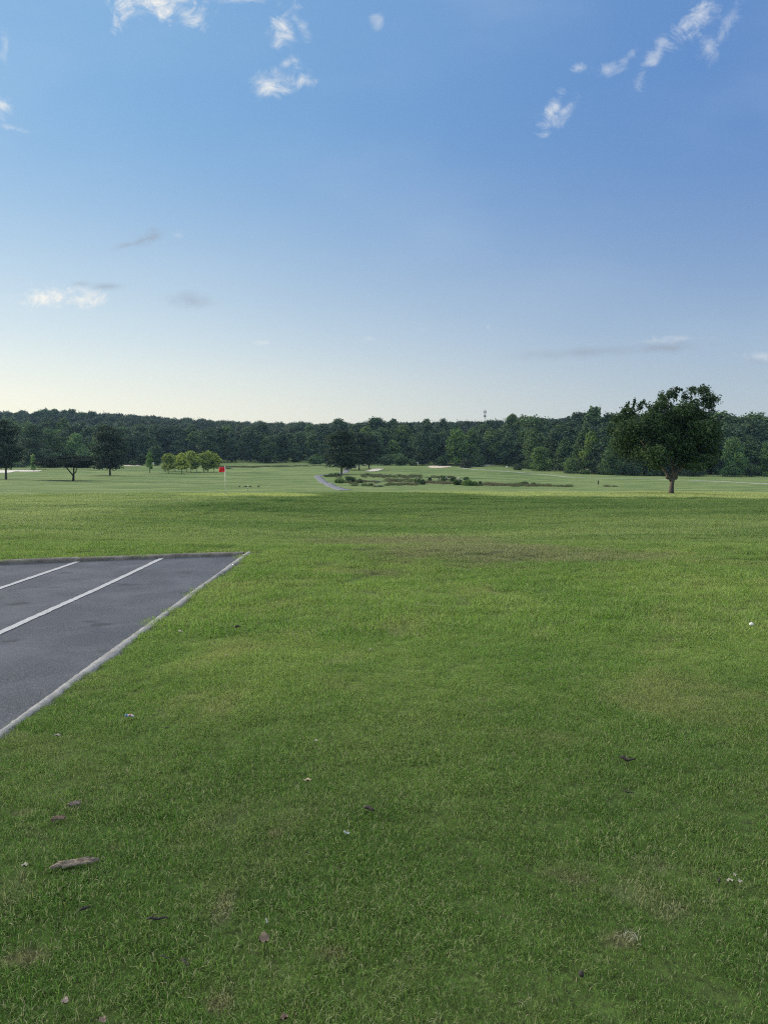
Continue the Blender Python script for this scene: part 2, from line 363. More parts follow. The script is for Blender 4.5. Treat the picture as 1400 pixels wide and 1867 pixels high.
# the putting green behind the crest: finer, yellower cut
pg = hit(412, 901, 45); GREEN = (pg.x + 2.0, 58.5)
colr = g.mix(spot(GREEN[0] + .3, GREEN[1] + 1.5, 6.6, 7.0, .15, .3, .5), colr, (.37, .41, .165, 1))
colr = g.mix(g.math('MULTIPLY', g.math('MULTIPLY', g.ramp(fm, 60.0, 66.0), g.ramp(gy, 108.0, 90.0)), g.math('MULTIPLY', g.ramp(uu, -.12, .02), .8)), colr, (.38, .42, .18, 1))
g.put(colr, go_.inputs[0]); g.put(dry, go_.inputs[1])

m, n, b = material('ground_turf', .95, .1); TURF = m
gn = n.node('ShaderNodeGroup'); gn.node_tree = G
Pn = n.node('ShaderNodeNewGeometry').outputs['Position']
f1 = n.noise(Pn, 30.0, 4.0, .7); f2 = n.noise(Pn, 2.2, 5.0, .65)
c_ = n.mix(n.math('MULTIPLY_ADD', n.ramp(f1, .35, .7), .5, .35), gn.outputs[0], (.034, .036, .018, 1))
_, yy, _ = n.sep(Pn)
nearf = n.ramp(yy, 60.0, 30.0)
c_ = n.mix(nearf, n.mix(1.0, gn.outputs[0], (.72, .76, .68, 1), 'MULTIPLY'), c_)  # far turf colour darkened for the blade self-shadowing the bare sheet lacks
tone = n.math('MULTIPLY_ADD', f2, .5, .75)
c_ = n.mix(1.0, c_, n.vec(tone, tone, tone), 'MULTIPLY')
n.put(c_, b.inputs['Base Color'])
bn = n.node('ShaderNodeBump'); bn.inputs['Distance'].default_value = .12; bn.inputs['Strength'].default_value = .7
n.put(n.noise(Pn, 3.5, 6.0, .75), bn.inputs['Height']); n.put(bn.outputs[0], b.inputs['Normal'])
tag(obj('ground', make_mesh('ground', V_, Fq, smooth=True), TURF), kind='structure')

# ------------------------------------------------------------------ scatter of stuff: one object, its own templates and its own points
def scatter(name, temps, pts, rot, scl, tid, mat, extra=None):
    """temps: list of (verts, quads, r).  One object; the nodes copy its templates to its points."""
    V, Q, rr, tt = [], [], [], []; n0 = 0
    for k, (v, q, r) in enumerate(temps):
        V.append(v); Q.append(np.asarray(q) + n0); rr.append(r); tt.append(np.full(len(v), k)); n0 += len(v)
    m_ = n0; N = n0 + len(pts)
    V.append(np.asarray(pts)); isp = np.zeros(N, np.int32); isp[m_:] = 1
    at_ = {'r': np.concatenate(rr + [np.zeros(len(pts))]).astype(np.float32), 'tid': np.concatenate(tt + [tid]).astype(np.int32), 'isp': isp,
           'rot': np.concatenate([np.zeros(m_), rot]).astype(np.float32), 'scl': np.concatenate([np.ones(m_), scl]).astype(np.float32)}
    if extra is not None: at_['tone'] = np.concatenate([np.zeros(m_), extra]).astype(np.float32)
    me = bpy.data.meshes.new(name)
    Vc = np.concatenate(V).astype(np.float32); me.vertices.add(N); me.vertices.foreach_set('co', Vc.ravel())
    Qc = np.concatenate(Q).astype(np.int32); k_ = Qc.shape[1]
    me.loops.add(Qc.size); me.loops.foreach_set('vertex_index', Qc.ravel()); me.polygons.add(len(Qc))
    me.polygons.foreach_set('loop_start', np.arange(len(Qc), dtype=np.int32) * k_); me.polygons.foreach_set('loop_total', np.full(len(Qc), k_, np.int32))
    for k, v in at_.items():
        a = me.attributes.new(k, 'INT' if v.dtype.kind == 'i' else 'FLOAT', 'POINT'); a.data.foreach_set('value', v)
    me.update(calc_edges=True); me.materials.append(mat)
    o = obj(name, me)
    t = bpy.data.node_groups.new(name + '_nodes', 'GeometryNodeTree')
    t.interface.new_socket('Geometry', in_out='INPUT', socket_type='NodeSocketGeometry'); t.interface.new_socket('Geometry', in_out='OUTPUT', socket_type='NodeSocketGeometry')
    N_ = t.nodes; L = t.links; gi = N_.new('NodeGroupInput'); gout = N_.new('NodeGroupOutput')
    def attr(nm, ty='FLOAT'):
        a = N_.new('GeometryNodeInputNamedAttribute'); a.data_type = ty; a.inputs['Name'].default_value = nm; return a.outputs['Attribute']
    sp = N_.new('GeometryNodeSeparateGeometry'); L.new(gi.outputs[0], sp.inputs[0]); L.new(attr('isp', 'INT'), sp.inputs['Selection'])
    jn = N_.new('GeometryNodeJoinGeometry'); cx = N_.new('ShaderNodeCombineXYZ'); L.new(attr('rot'), cx.inputs[2])
    for k in range(len(temps)):
        c1 = N_.new('FunctionNodeCompare'); c1.data_type = 'INT'; c1.operation = 'EQUAL'; L.new(attr('tid', 'INT'), c1.inputs[2]); c1.inputs[3].default_value = k
        st = N_.new('GeometryNodeSeparateGeometry'); L.new(sp.outputs[1], st.inputs[0]); L.new(c1.outputs[0], st.inputs['Selection'])
        ip = N_.new('GeometryNodeInstanceOnPoints'); L.new(sp.outputs[0], ip.inputs['Points']); L.new(c1.outputs[0], ip.inputs['Selection']); L.new(st.outputs[0], ip.inputs['Instance'])
        L.new(cx.outputs[0], ip.inputs['Rotation']); L.new(attr('scl'), ip.inputs['Scale']); L.new(ip.outputs[0], jn.inputs[0])
    L.new(jn.outputs[0], gout.inputs[0])
    md = o.modifiers.new('scatter', 'NODES'); md.node_group = t
    return tag(o, kind='stuff')

# ------------------------------------------------------------------ grass blades
def blades(rng, n, radius, lmin, lmax, wid, lean, square=False):
    if square: px_ = rng.uniform(-radius, radius, n); py_ = rng.uniform(-radius, radius, n)
    else:
        rr = radius * np.sqrt(rng.random(n)) * (1 + .25 * rng.standard_normal(n).clip(-1, 1)); th = rng.random(n) * 2 * np.pi; px_ = rr * np.cos(th); py_ = rr * np.sin(th)
    # neighbouring blades share a lean, as tufts do
    cl = rng.integers(0, max(3, n // 22), n); cth = rng.random(cl.max() + 1) * 2 * np.pi
    az = cth[cl] + rng.normal(0, .9, n); L = rng.uniform(lmin, lmax, n) * rng.choice([.6, .8, 1, 1.25], n, p=[.25, .3, .3, .15])
    ln = np.abs(rng.normal(lean, .45, n)).clip(.05, 1.45)
    wd = wid * rng.uniform(.6, 1.3, n)
    d = np.stack([np.cos(az), np.sin(az), 0 * az], 1); s_ = np.stack([-np.sin(az), np.cos(az), 0 * az], 1)
    tw = rng.normal(0, .6, n)[:, None]; s_ = s_ * np.cos(tw) + np.array([0, 0, 1.]) * np.sin(tw) * .5
    p0 = np.stack([px_, py_, np.full(n, -.004)], 1)
    c1 = np.cos(ln * .55)[:, None]; s1 = np.sin(ln * .55)[:, None]; c2 = np.cos(ln * 1.35)[:, None]; s2 = np.sin(ln * 1.35)[:, None]; up = np.array([0, 0, 1.])
    p1 = p0 + L[:, None] * .55 * (up * c1 + d * s1); p2 = p1 + L[:, None] * .45 * (up * c2 + d * s2)
    w_ = (s_ * wd[:, None]) * .5
    V = np.stack([p0 - w_, p0 + w_, p1 + w_ * .85, p1 - w_ * .85, p2 + w_ * .15, p2 - w_ * .15], 1).reshape(-1, 3)
    i = np.arange(n)[:, None] * 6; Q = np.concatenate([i + np.array([[0, 1, 2, 3]]), i + np.array([[3, 2, 4, 5]])])
    r = np.repeat(rng.random(n), 6)
    return V, Q, r
m, n, b = material('grass_blade', .62, .25); BLADE = m
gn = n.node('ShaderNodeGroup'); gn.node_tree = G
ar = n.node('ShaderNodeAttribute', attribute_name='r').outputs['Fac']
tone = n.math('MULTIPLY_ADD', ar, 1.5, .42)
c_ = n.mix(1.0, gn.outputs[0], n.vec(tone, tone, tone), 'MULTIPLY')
thr = n.math('SUBTRACT', .87, n.math('MULTIPLY', gn.outputs[1], .55))
straw = n.math('GREATER_THAN', ar, thr)
c_ = n.mix(straw, c_, (.33, .335, .18, 1))
n.put(c_, b.inputs['Base Color'])
tr = n.node('ShaderNodeBsdfTranslucent'); n.put(n.mix(1.0, c_, (1.15, 1.3, .7, 1), 'MULTIPLY'), tr.inputs[0])
mx = n.node('ShaderNodeMixShader'); mx.inputs[0].default_value = .35; n.l.new(b.outputs[0], mx.inputs[1]); n.l.new(tr.outputs[0], mx.inputs[2])
n.l.new(mx.outputs[0], m.node_tree.nodes['Material Output'].inputs[0])
rng = np.random.default_rng(7)
def grid_points(y0, y1, step, umax, xpad, jit=.5):
    out = []
    yy = y0
    while yy < y1:
        hw = umax * yy + xpad; xs = np.arange(-hw, hw, step); out.append(np.stack([xs + rng.uniform(-jit, jit, len(xs)) * step, yy + rng.uniform(-jit, jit, len(xs)) * step], 1)); yy += step
    p = np.concatenate(out)
    keep = ~((p[:, 0] < edge_x(p[:, 1]) + step * .22) & (p[:, 1] < kerb_y(p[:, 0]) + step * .3 + .03) & (p[:, 0] < -1.0))
    return p[keep]
def turf(name, y0, y1, step, temps, umax=.60, xpad=.5, sink=0.0):
    p = grid_points(y0, y1, step, umax, xpad); z = height(p[:, 0], p[:, 1]) - sink
    k = len(p); q = .55 * lattice(p[:, 0] * 2.1, p[:, 1] * 3.2, 5) + .45 * lattice(p[:, 0] * 6.0, p[:, 1] * 7.5, 6)
    o = scatter(name, temps, np.column_stack([p, z]), rng.random(k) * 6.283, (.70 + .65 * q) * rng.uniform(.85, 1.2, k), rng.integers(0, len(temps), k), BLADE)
    print(name, k)
    return tag(o, 'short green lawn grass with pale dry tips', 'grass')
turf('grass', 1.2, 7.0, .105, [blades(rng, 350, .085, .012, .029, .0022, .85) for _ in range(10)])
turf('grass', 7.0, 20.0, .26, [blades(rng, 620, .19, .022, .05, .0042, .75) for _ in range(8)])
turf('grass', 20.0, 92.0, .9, [blades(rng, 2600, .62, .03, .065, .010, .8) for _ in range(6)], .62, 2.0)

# ------------------------------------------------------------------ car park: asphalt, painted lines, concrete kerbs
ASZ = -0.05
m, n, b = material('asphalt', .88, .25); ASPH = m
Pn = n.node('ShaderNodeNewGeometry').outputs['Position']
sx, sy, _ = n.sep(Pn)
c_ = n.mix(n.ramp(n.noise(Pn, 1.3, 5.0, .6, .4), .35, .7), (.046, .054, .070, 1), (.080, .089, .110, 1))
c_ = n.mix(n.math('MULTIPLY', n.ramp(n.noise(Pn, 170.0, 2.0, .7), .5, .66), .7), c_, (.22, .225, .235, 1))
c_ = n.mix(n.math('MULTIPLY', n.ramp(n.noise(Pn, 90.0, 3.0, .7), .5, .3), .6), c_, (.022, .024, .03, 1))
c_ = n.mix(n.math('MULTIPLY', n.ramp(n.noise(n.vec(n.math('MULTIPLY', sx, 1.1), n.math('MULTIPLY', sy, 1.6), 0.0), 1.1, 3.0, .5, .2), .62, .70), .6), c_, (.022, .024, .030, 1))
n.put(c_, b.inputs['Base Color'])
bn = n.node('ShaderNodeBump'); bn.inputs['Distance'].default_value = .004; n.put(n.noise(Pn, 140.0, 3.0, .7), bn.inputs['Height']); n.put(bn.outputs[0], b.inputs['Normal'])
xs = np.linspace(-22, -2.30, 60); tt = np.linspace(0, 1, 70)
Xa = np.repeat(xs[None], 70, 0); Xa = np.where(Xa > -2.36, edge_x(tt[:, None] * 27 - 14) - .04, Xa); y1 = kerb_y(Xa) - .02
Ya = -14 + tt[:, None] * (y1 + 14)
Va = np.stack([Xa, Ya, np.full_like(Xa, ASZ) + .006 * np.sin(Xa * 1.3) * np.sin(Ya * 1.1)], -1).reshape(-1, 3)
ii = np.arange(70 * 60).reshape(70, 60); Qa = np.stack([ii[:-1, :-1], ii[:-1, 1:], ii[1:, 1:], ii[1:, :-1]], -1).reshape(-1, 4)
def asz(x, y): return ASZ + .006 * math.sin(x * 1.3) * math.sin(y * 1.1)
tag(obj('asphalt', make_mesh('asphalt', Va, Qa, smooth=True), ASPH), kind='structure')
m, n, b = material('line_paint', .8, .25); PAINT = m
Pn = n.node('ShaderNodeNewGeometry').outputs['Position']
c_ = n.mix(n.ramp(n.noise(Pn, 60.0, 5.0, .75), .40, .62), (.33, .335, .34, 1), (.50, .50, .495, 1))
c_ = n.mix(n.math('MULTIPLY', n.ramp(n.noise(Pn, 9.0, 5.0, .7), .35, .7), .35), c_, (.20, .21, .225, 1))
n.put(c_, b.inputs['Base Color'])
rl = np.random.default_rng(3)
for k, xl in enumerate((-3.80, -5.09, -6.38, -7.66)):
    yy = np.linspace(3.6, kerb_y(np.array(xl)) - .06, 120); wd = .042
    L_ = xl - wd + .004 * rl.standard_normal(120) - 0.012 * (yy - 8) * 0; R_ = xl + wd + .004 * rl.standard_normal(120)
    zz = np.array([asz(xl, v) for v in yy]) + .005
    Vp = np.concatenate([np.stack([L_, yy, zz], 1), np.stack([R_, yy, zz], 1)]); i = np.arange(119)
    o = obj('parking_line', make_mesh('parking_line', Vp, np.stack([i, i + 120, i + 121, i + 1], 1)), PAINT)
    tag(o, kind='structure')
def concrete(name, c1, c2, stain):
    m, n, b = material(name, .9, .2); Pn = n.node('ShaderNodeNewGeometry').outputs['Position']
    c_ = n.mix(n.ramp(n.noise(Pn, 6.0, 6.0, .7), .3, .7), c1, c2)
    c_ = n.mix(n.math('MULTIPLY', n.ramp(n.noise(Pn, 55.0, 4.0, .75), .48, .68), .5), c_, stain)
    c_ = n.mix(n.math('MULTIPLY', n.ramp(n.noise(Pn, 2.1, 5.0, .7, .5), .5, .75), .6), c_, stain)
    n.put(c_, b.inputs['Base Color'])
    bn = n.node('ShaderNodeBump'); bn.inputs['Distance'].default_value = .006; n.put(n.noise(Pn, 45.0, 5.0, .8), bn.inputs['Height']); n.put(bn.outputs[0], b.inputs['Normal'])
    return m
CONC = concrete('side_kerb_concrete', (.23, .228, .225, 1), (.34, .337, .33, 1), (.12, .115, .105, 1))
CONB = concrete('back_kerb_concrete', (.13, .12, .10, 1), (.24, .225, .20, 1), (.06, .053, .042, 1))
# side kerb: nearly flush strip, its grass side eaten by the turf
yy = np.linspace(-14, float(kerb_y(np.array(-2.4))) + .10, 900)
xr = edge_x(yy) + .006 * rl.standard_normal(900); xl_ = -2.292 - 0.0055 * np.maximum(yy, 0.0) - .074 + .003 * rl.standard_normal(900) + .002 * np.sin(yy * 1.9)
top = .008 + .002 * np.sin(yy * 2.2)
prof = [np.stack([xl_ - .004, yy, np.full(900, ASZ - .03)], 1), np.stack([xl_, yy, top - .012], 1), np.stack([xl_ + .012, yy, top], 1), np.stack([xr - .012, yy, top + .002], 1), np.stack([xr, yy, top - .012], 1), np.stack([xr + .004, yy, np.full(900, -.1)], 1)]
Vk = np.concatenate(prof); i = np.arange(899); Qk = np.concatenate([np.stack([k * 900 + i, k * 900 + i + 1, (k + 1) * 900 + i + 1, (k + 1) * 900 + i], 1)[:, ::-1] for k in range(5)])
tag(obj('side_kerb', make_mesh('side_kerb', Vk, Qk), CONC), kind='structure')
# back kerb: upright face stained dark, rounded top
xx = np.linspace(-22, -2.475, 700); base_y = kerb_y(xx)
nz = .004 * rl.standard_normal(700) + .006 * np.sin(xx * 3.1)
prof = []
for (o_, z_) in ((-.05, ASZ - .04), (-.05, -.012), (-.038, .008), (-.018, .018), (.03, .020), (.046, .006), (.05, -.1)):
    prof.append(np.stack([xx, base_y + o_ + nz * (.6 if z_ > -.02 else .3), z_ + nz * .5 + 0 * xx], 1))
Vk = np.concatenate(prof); i = np.arange(699); Qk = np.concatenate([np.stack([k * 700 + i, k * 700 + i + 1, (k + 1) * 700 + i + 1, (k + 1) * 700 + i], 1) for k in range(6)])
tag(obj('back_kerb', make_mesh('back_kerb', Vk, Qk), CONB), kind='structure')

# ------------------------------------------------------------------ foliage
def foliage(name, dark, light, trans=.22, rand=True):
    m, n, b = material(name, .65, .25)
    r = n.node('ShaderNodeAttribute', attribute_name='r').outputs['Fac']
    oi = n.node('ShaderNodeObjectInfo')
    c_ = n.mix(r, dark, light)
    if rand:
        k = n.math('MULTIPLY_ADD', oi.outputs['Random'], .8, .6); c_ = n.mix(1.0, c_, n.vec(k, k, n.math('MULTIPLY_ADD', oi.outputs['Random'], .5, .75)), 'MULTIPLY')
    else: c_ = n.mix(1.0, c_, oi.outputs['Color'], 'MULTIPLY')
    n.put(c_, b.inputs['Base Color'])
    t = n.node('ShaderNodeBsdfTranslucent'); n.put(c_, t.inputs[0]); mx = n.node('ShaderNodeMixShader'); mx.inputs[0].default_value = trans
    n.l.new(b.outputs[0], mx.inputs[1]); n.l.new(t.outputs[0], mx.inputs[2]); n.l.new(mx.outputs[0], m.node_tree.nodes['Material Output'].inputs[0])
    return m
LEAF = foliage('leaves', (.013, .030, .014, 1), (.064, .106, .036, 1), rand=False)
LEAFR = foliage('forest_leaves', (.014, .030, .018, 1), (.052, .088, .038, 1))
BARK = plain('bark', (.105, .085, .065, 1), .35, 9.0, .9, .1, .03)
BARKD = plain('dark_bark', (.06, .048, .038, 1), .35, 9.0, .9, .1, .03)
def unit(v): return v / (np.linalg.norm(v, axis=-1, keepdims=True) + 1e-9)
def crown(rng, lobes, n, size, up=.35, shell=.45, rough=.22, droop=0.0):
    """lobes: (x, y, z, rx, ry, rz).  n leaf clumps of about SIZE metres, spread over the lobes' volume near their skins"""
    L = np.asarray(lobes, float); a = (L[:, 3] * L[:, 4] + L[:, 4] * L[:, 5] + L[:, 3] * L[:, 5]); k = rng.choice(len(L), n, p=a / a.sum())
    d = unit(rng.standard_normal((n, 3))); d[:, 2] = np.where((d[:, 2] < -.2) & (rng.random(n) < .45), -d[:, 2], d[:, 2])
    ph = rng.random((len(L), 6)) * 6.28
    bump = np.sin(d[:, 0] * 5 + ph[k, 0]) * np.sin(d[:, 1] * 5 + ph[k, 1]) + .8 * np.sin(d[:, 2] * 7 + ph[k, 2]) * np.sin(d[:, 0] * 8 + ph[k, 3]) + .5 * np.sin(d[:, 1] * 13 + ph[k, 4]) * np.sin(d[:, 2] * 12 + ph[k, 5])
    rad = (1 + rough * bump) * (1 - shell * rng.random(n) ** 1.6) * (1 + .10 * np.abs(rng.standard_normal(n)))
    P_ = L[k, :3] + d * L[k, 3:] * rad[:, None]
    nrm = unit(d * .7 + rng.standard_normal((n, 3)) * .6 + np.array([0, 0, up]))
    t = unit(np.cross(nrm, rng.standard_normal((n, 3)))); s_ = np.cross(nrm, t); t = t + np.array([0, 0, -droop])
    sz = size * rng.uniform(.55, 1.35, n)[:, None]
    V = np.stack([P_ - t * sz * .62, P_ + s_ * sz * .36 + nrm * sz * .08, P_ + t * sz * .62, P_ - s_ * sz * .36 + nrm * sz * .08], 1).reshape(-1, 3)
    Q = np.arange(4 * n).reshape(n, 4)
    tone = rng.random(len(L))[k] * .45 + .35 * rng.random(n) + .2 * np.clip(bump * .5 + .5, 0, 1)
    return V, Q, np.repeat(tone, 4)
def broad_lobes(rng, H, Wd, n=13, base=.22, top=1.0, conic=.0):
    out = []
    for i in range(n):
        f = (i + .5) / n; z = H * (base + (top - base) * (f * .9)); w_ = math.sin(math.pi * min(1, max(.08, (f * .82 + .16)))) ** .7 * (1 - conic * f)
        for a in ([rng.random() * 6.28] if n < 9 else [rng.random() * 6.28, rng.random() * 6.28]):
            rr = Wd * .5 * w_ * rng.uniform(.35, .72); r0 = Wd * rng.uniform(.16, .26) * (1 - .3 * conic * f)
            out.append((rr * math.cos(a), rr * math.sin(a), z + rng.normal(0, .02) * H, r0, r0, r0 * rng.uniform(.6, .9)))
    out.append((0, 0, H * (base + top) * .5, Wd * .27, Wd * .27, H * (top - base) * .38)); out.append((0, 0, H * top - Wd * .16, Wd * .17, Wd * .17, Wd * .15))
    return out
def make_crown(name, *a, **k):
    V, Q, r = crown(*a, **k); return make_mesh(name, V, Q, {'r': r.astype(np.float32)})
def trunk_mesh(rng, H, r, lean=0.0, limbs=4, z0=.25, spread=.25):
    mb = MB(); P = [(0, 0, -.4), (0, 0, 0.0), (lean * .2, 0, H * .1), (lean * .5, 0, H * .3), (lean * .8, .1, H * .55), (lean, 0, H * .85)]
    mb.tube(P, [r * 1.5, r * 1.25, r, r * .85, r * .55, r * .12], 9, .08, rng)
    for i in range(limbs):
        z = H * (z0 + .5 * (i + rng.random() * .5) / limbs); a = rng.random() * 6.28; l = H * spread * rng.uniform(.8, 1.3)
        mb.tube([(lean * .5, 0, z), (lean * .5 + math.cos(a) * l * .5, math.sin(a) * l * .5, z + l * .28), (lean * .5 + math.cos(a) * l, math.sin(a) * l, z + l * .65)], [r * .45, r * .3, r * .07], 6)
    return mb.mesh('trunk')

# forest kinds: unit trees 20 m tall, shared by the copies
fr = np.random.default_rng(11)
KINDS = []
for i in range(9):
    H, Wd = 20.0, fr.uniform(10.5, 14.5)
    if i < 6: lob = broad_lobes(fr, H, Wd, 12, .10, 1.0, fr.uniform(0, .3))
    elif i < 8: lob = broad_lobes(fr, H, Wd * .95, 12, .06, 1.0, .45)
    else: lob = broad_lobes(fr, H, Wd * 1.05, 12, .04, 1.0, .1)
    KINDS.append((crown(fr, lob, 9500, .78, rough=.26), Wd))
kind_me = [make_mesh('tree_crown', k[0][0], k[0][1], {'r': k[0][2].astype(np.float32)}) for k in KINDS]
for me in kind_me: me.materials.append(LEAF)
trunk_me = trunk_mesh(fr, 20.0, .34); trunk_me.materials.append(BARKD)

LAND = [(14, 'the big edge pine'), (136, 'the flat-topped cedar'), (203, 'the pine beside the cedar'), (275, 'the pale sapling'), (350, 'the yellow-green grove'), (412, 'the red golf flag'),
        (490, 'the fairway left of the path'), (575, 'the conical bush'), (623, 'the cart path pine'), (700, 'the pale sand bunker'), (762, 'the marsh thicket'), (848, 'the domed bush'),
        (882, 'the radio mast'), (942, 'the low round bush'), (1010, 'the reed bed end'), (1089, 'the walking person'), (1222, 'the lone tree'), (1330, 'the grass past the lone tree')]
ORD = ['first', 'second', 'third', 'fourth', 'fifth', 'sixth', 'seventh', 'eighth', 'ninth']
def edge_d(px): return float(np.interp(px, [-80, 0, 240, 300, 560, 700, 860, 900, 960, 1010, 1080, 1130, 1500], [395, 400, 415, 450, 452, 445, 440, 445, 420, 385, 352, 338, 335]))
def skyline(px): return float(np.interp(px, [-80, 0, 60, 130, 170, 200, 300, 400, 500, 560, 620, 700, 800, 850, 880, 905, 940, 975, 1005, 1022, 1040, 1055, 1075, 1100, 1130, 1200, 1300, 1325, 1345, 1375, 1400, 1480],
    [752, 754, 752, 748, 752, 763, 768, 770, 770, 766, 767, 765, 767, 769, 770, 762, 755, 757, 762, 768, 755, 748, 745, 752, 757, 756, 753, 758, 755, 761, 757, 757]))
def edge_top(px): return float(np.interp(px, [-80, 0, 60, 130, 180, 240, 300, 400, 500, 560, 620, 700, 800, 860, 900, 940, 1000, 1040, 1110, 1200, 1290, 1340, 1400, 1480],
                                         [795, 795, 797, 800, 800, 800, 800, 793, 797, 800, 796, 795, 796, 800, 793, 796, 790, 785, 790, 795, 800, 798, 800, 800]))
forest_jobs = []
for row, (back, step, lift_) in enumerate([(0, 25, 0), (16, 30, -9), (40, 33, -17), (72, 28, -24)]):
    px = -40 + row * 13
    while px < 1450:
        p = px + fr.uniform(-6, 6); d = edge_d(p) + back + fr.uniform(-3, 5)
        if row == 0 and 893 < p < 911 and False: px += step; continue
        base = at(p, d); top = edge_top(p) + lift_ + fr.uniform(-13, 12)
        if row == 3: top = skyline(p) + (fr.uniform(-5, 10) if p > 560 else fr.uniform(9, 22))
        Hh = CAMH + ray(CX, top)[1] * d - base.z
        forest_jobs.append((row, p, base, max(9.0, Hh))); px += step * fr.uniform(.85, 1.2)
px = -30                                       # the wooded ridge at the far left, a storey above the fields
while px < 235:
    d = 700 + fr.uniform(-25, 25); p = px + fr.uniform(-4, 4); base = at(p, d); base.z -= 3.0
    forest_jobs.append((4, p, base, CAMH + ray(CX, skyline(p) - fr.uniform(-2.5, 3.5))[1] * d - base.z)); px += fr.uniform(13, 21)
forest_jobs.sort(key=lambda j: (j[0], j[1]))
cnt = {}; ROWN = ['front woods row', 'second woods row', 'third woods row', 'rearmost woods row', 'far ridge row']
TONE = [((1.0, 1.12, 1.05), 'dark green'), ((1.5, 1.6, 1.25), 'mid green'), ((.72, .86, 1.0), 'blackish green'), ((1.3, 1.35, 1.5), 'grey-green'), ((2.1, 2.1, 1.35), 'lighter green')]
for row, p, base, Hh in forest_jobs:
    k = int(fr.integers(0, 9)); sc = Hh / 20.0; ws = sc * fr.uniform(1.0, 1.45) * (1.1 if Hh < 15 else 1.0); ws = max(ws, .70)
    ti = int(fr.choice(5, p=[.34, .24, .18, .12, .12])); tone, tn = TONE[ti]
    o = empty('forest_tree', base, fr.random() * 6.28); o.scale = (ws, ws, sc)
    cr = obj('crown', kind_me[k], None, o); j = fr.uniform(.88, 1.12); cr.color = (tone[0] * j, tone[1] * j, tone[2] * j, 1)
    if row < 2: obj('trunk', trunk_me, None, o)
    li = min(range(len(LAND)), key=lambda q: abs(LAND[q][0] - p)); key = (row, li); cnt[key] = cnt.get(key, 0) + 1
    shape = 'narrow' if k in (6, 7) else 'rounded'
    tag(o, f"{tn} tree, {ORD[min(8, cnt[key] - 1)]} in the {ROWN[row]} behind {LAND[li][1]}", 'tree', 'trees of the wood edge')
# the wooded hills behind read as one mass
hp = []
for d in np.arange(462, 890, 12.0):
    for u in np.arange(-.64, .64, 12.0 / d):
        x = (u + fr.uniform(-.5, .5) * 12 / d) * d; y = d + fr.uniform(-6, 6); pxx = CX + F * u
        if y > edge_d(pxx) + 88: hp.append((x, y, float(height(x, y)) - 2.0))
hp = np.array(hp); k = len(hp); print('hill canopy', k)
small = []
for i in range(6):
    Wd = 17.0; V, Q, r = crown(fr, [l for l in broad_lobes(fr, 18.0, Wd, 10, .25) if l[2] > 5], 4200, 1.05, rough=.22); small.append((V, Q, r))
o = scatter('forest', small, hp, fr.random(k) * 6.28, fr.uniform(.6, 1.1, k), fr.integers(0, 6, k), LEAFR)
tag(o, 'unbroken dark green woods covering the hills behind the golf course', 'woods')

def lone(name, label, base, crown_me, trunk, tone, cat='tree', group=None, bark=None, rz=0.0, leaf=None):
    o = empty(name, base, rz); tag(o, label, cat, group)
    cr = obj('crown', crown_me, leaf or LEAF, o); cr.color = tone
    if trunk is not None: obj('trunk', trunk, bark or BARKD, o)
    return o
def pxlobes(cx, d, base, lst, rng, depth=.9):
    """crown lobes surveyed as (column, row, half width, half height) -> metres around the trunk foot"""
    k = d / F; out = []
    for (px, py, rx, ry) in lst:
        x = (px - cx) * k; z = CAMH + ray(CX, py)[1] * d - base.z; rad = rx * k
        y = rng.uniform(-1, 1) * depth * max(.2, 1 - abs(x) / (8 + abs(x))) * 3.0
        out.append((x, y, z, rad, rad * 1.05, ry * k))
    return out
# the lone spreading tree
tr_ = np.random.default_rng(21)
B = at(1222, 80); HB = B
main = [(1146, 752, 15, 12), (1163, 744, 6, 9), (1128, 764, 17, 9), (1133, 786, 24, 17), (1160, 782, 26, 22), (1150, 808, 26, 20), (1172, 826, 24, 18), (1186, 845, 17, 10), (1150, 830, 14, 9), (1192, 752, 14, 16), (1186, 742, 8, 9),
        (1208, 732, 9, 15), (1216, 720, 6, 10), (1231, 729, 6, 12), (1226, 745, 14, 14), (1206, 768, 26, 20), (1250, 742, 13, 12), (1266, 718, 11, 11), (1268, 708, 8, 7), (1214, 720, 8, 11), (1250, 846, 22, 9), (1196, 852, 12, 8), (1278, 845, 17, 9), (1272, 734, 14, 14), (1279, 744, 10, 12), (1258, 758, 20, 16), (1278, 763, 13, 14),
        (1232, 785, 30, 26), (1262, 786, 28, 24), (1279, 784, 18, 18), (1240, 812, 32, 16), (1215, 815, 24, 14), (1276, 812, 24, 18), (1290, 822, 13, 15), (1260, 833, 26, 11), (1283, 836, 15, 11), (1226, 832, 14, 8), (1290, 800, 11, 12), (1204, 800, 22, 18), (1240, 754, 22, 15), (1222, 750, 16, 14), (1178, 766, 18, 16), (1196, 770, 18, 16), (1268, 770, 18, 16)]
lob = pxlobes(1222, 80, B, main, tr_, 1.0)
lob2 = lob + [(l[0] * .9, l[1] + (2.6 if i % 2 else -2.4), l[2] - .2, l[3] * .9, l[4], l[5] * .9) for i, l in enumerate(lob) if l[3] > 1.1]
sprig = []                                      # ragged sprays that break the outline
for (px, py) in [(1143, 736), (1150, 740), (1165, 733), (1213, 713), (1210, 718), (1231, 718), (1268, 704), (1274, 708), (1262, 712), (1281, 728), (1200, 738), (1117, 758), (1112, 770), (1110, 785), (1188, 738), (1294, 772), (1297, 800), (1301, 822), (1240, 720), (1222, 712), (1275, 722), (1136, 742)]:
    sprig += [(px + tr_.uniform(-4, 4), py + tr_.uniform(-1, 10), tr_.uniform(1.2, 3), tr_.uniform(3, 7)) for _ in range(3)]
spl = pxlobes(1222, 80, B, sprig, tr_, .8)
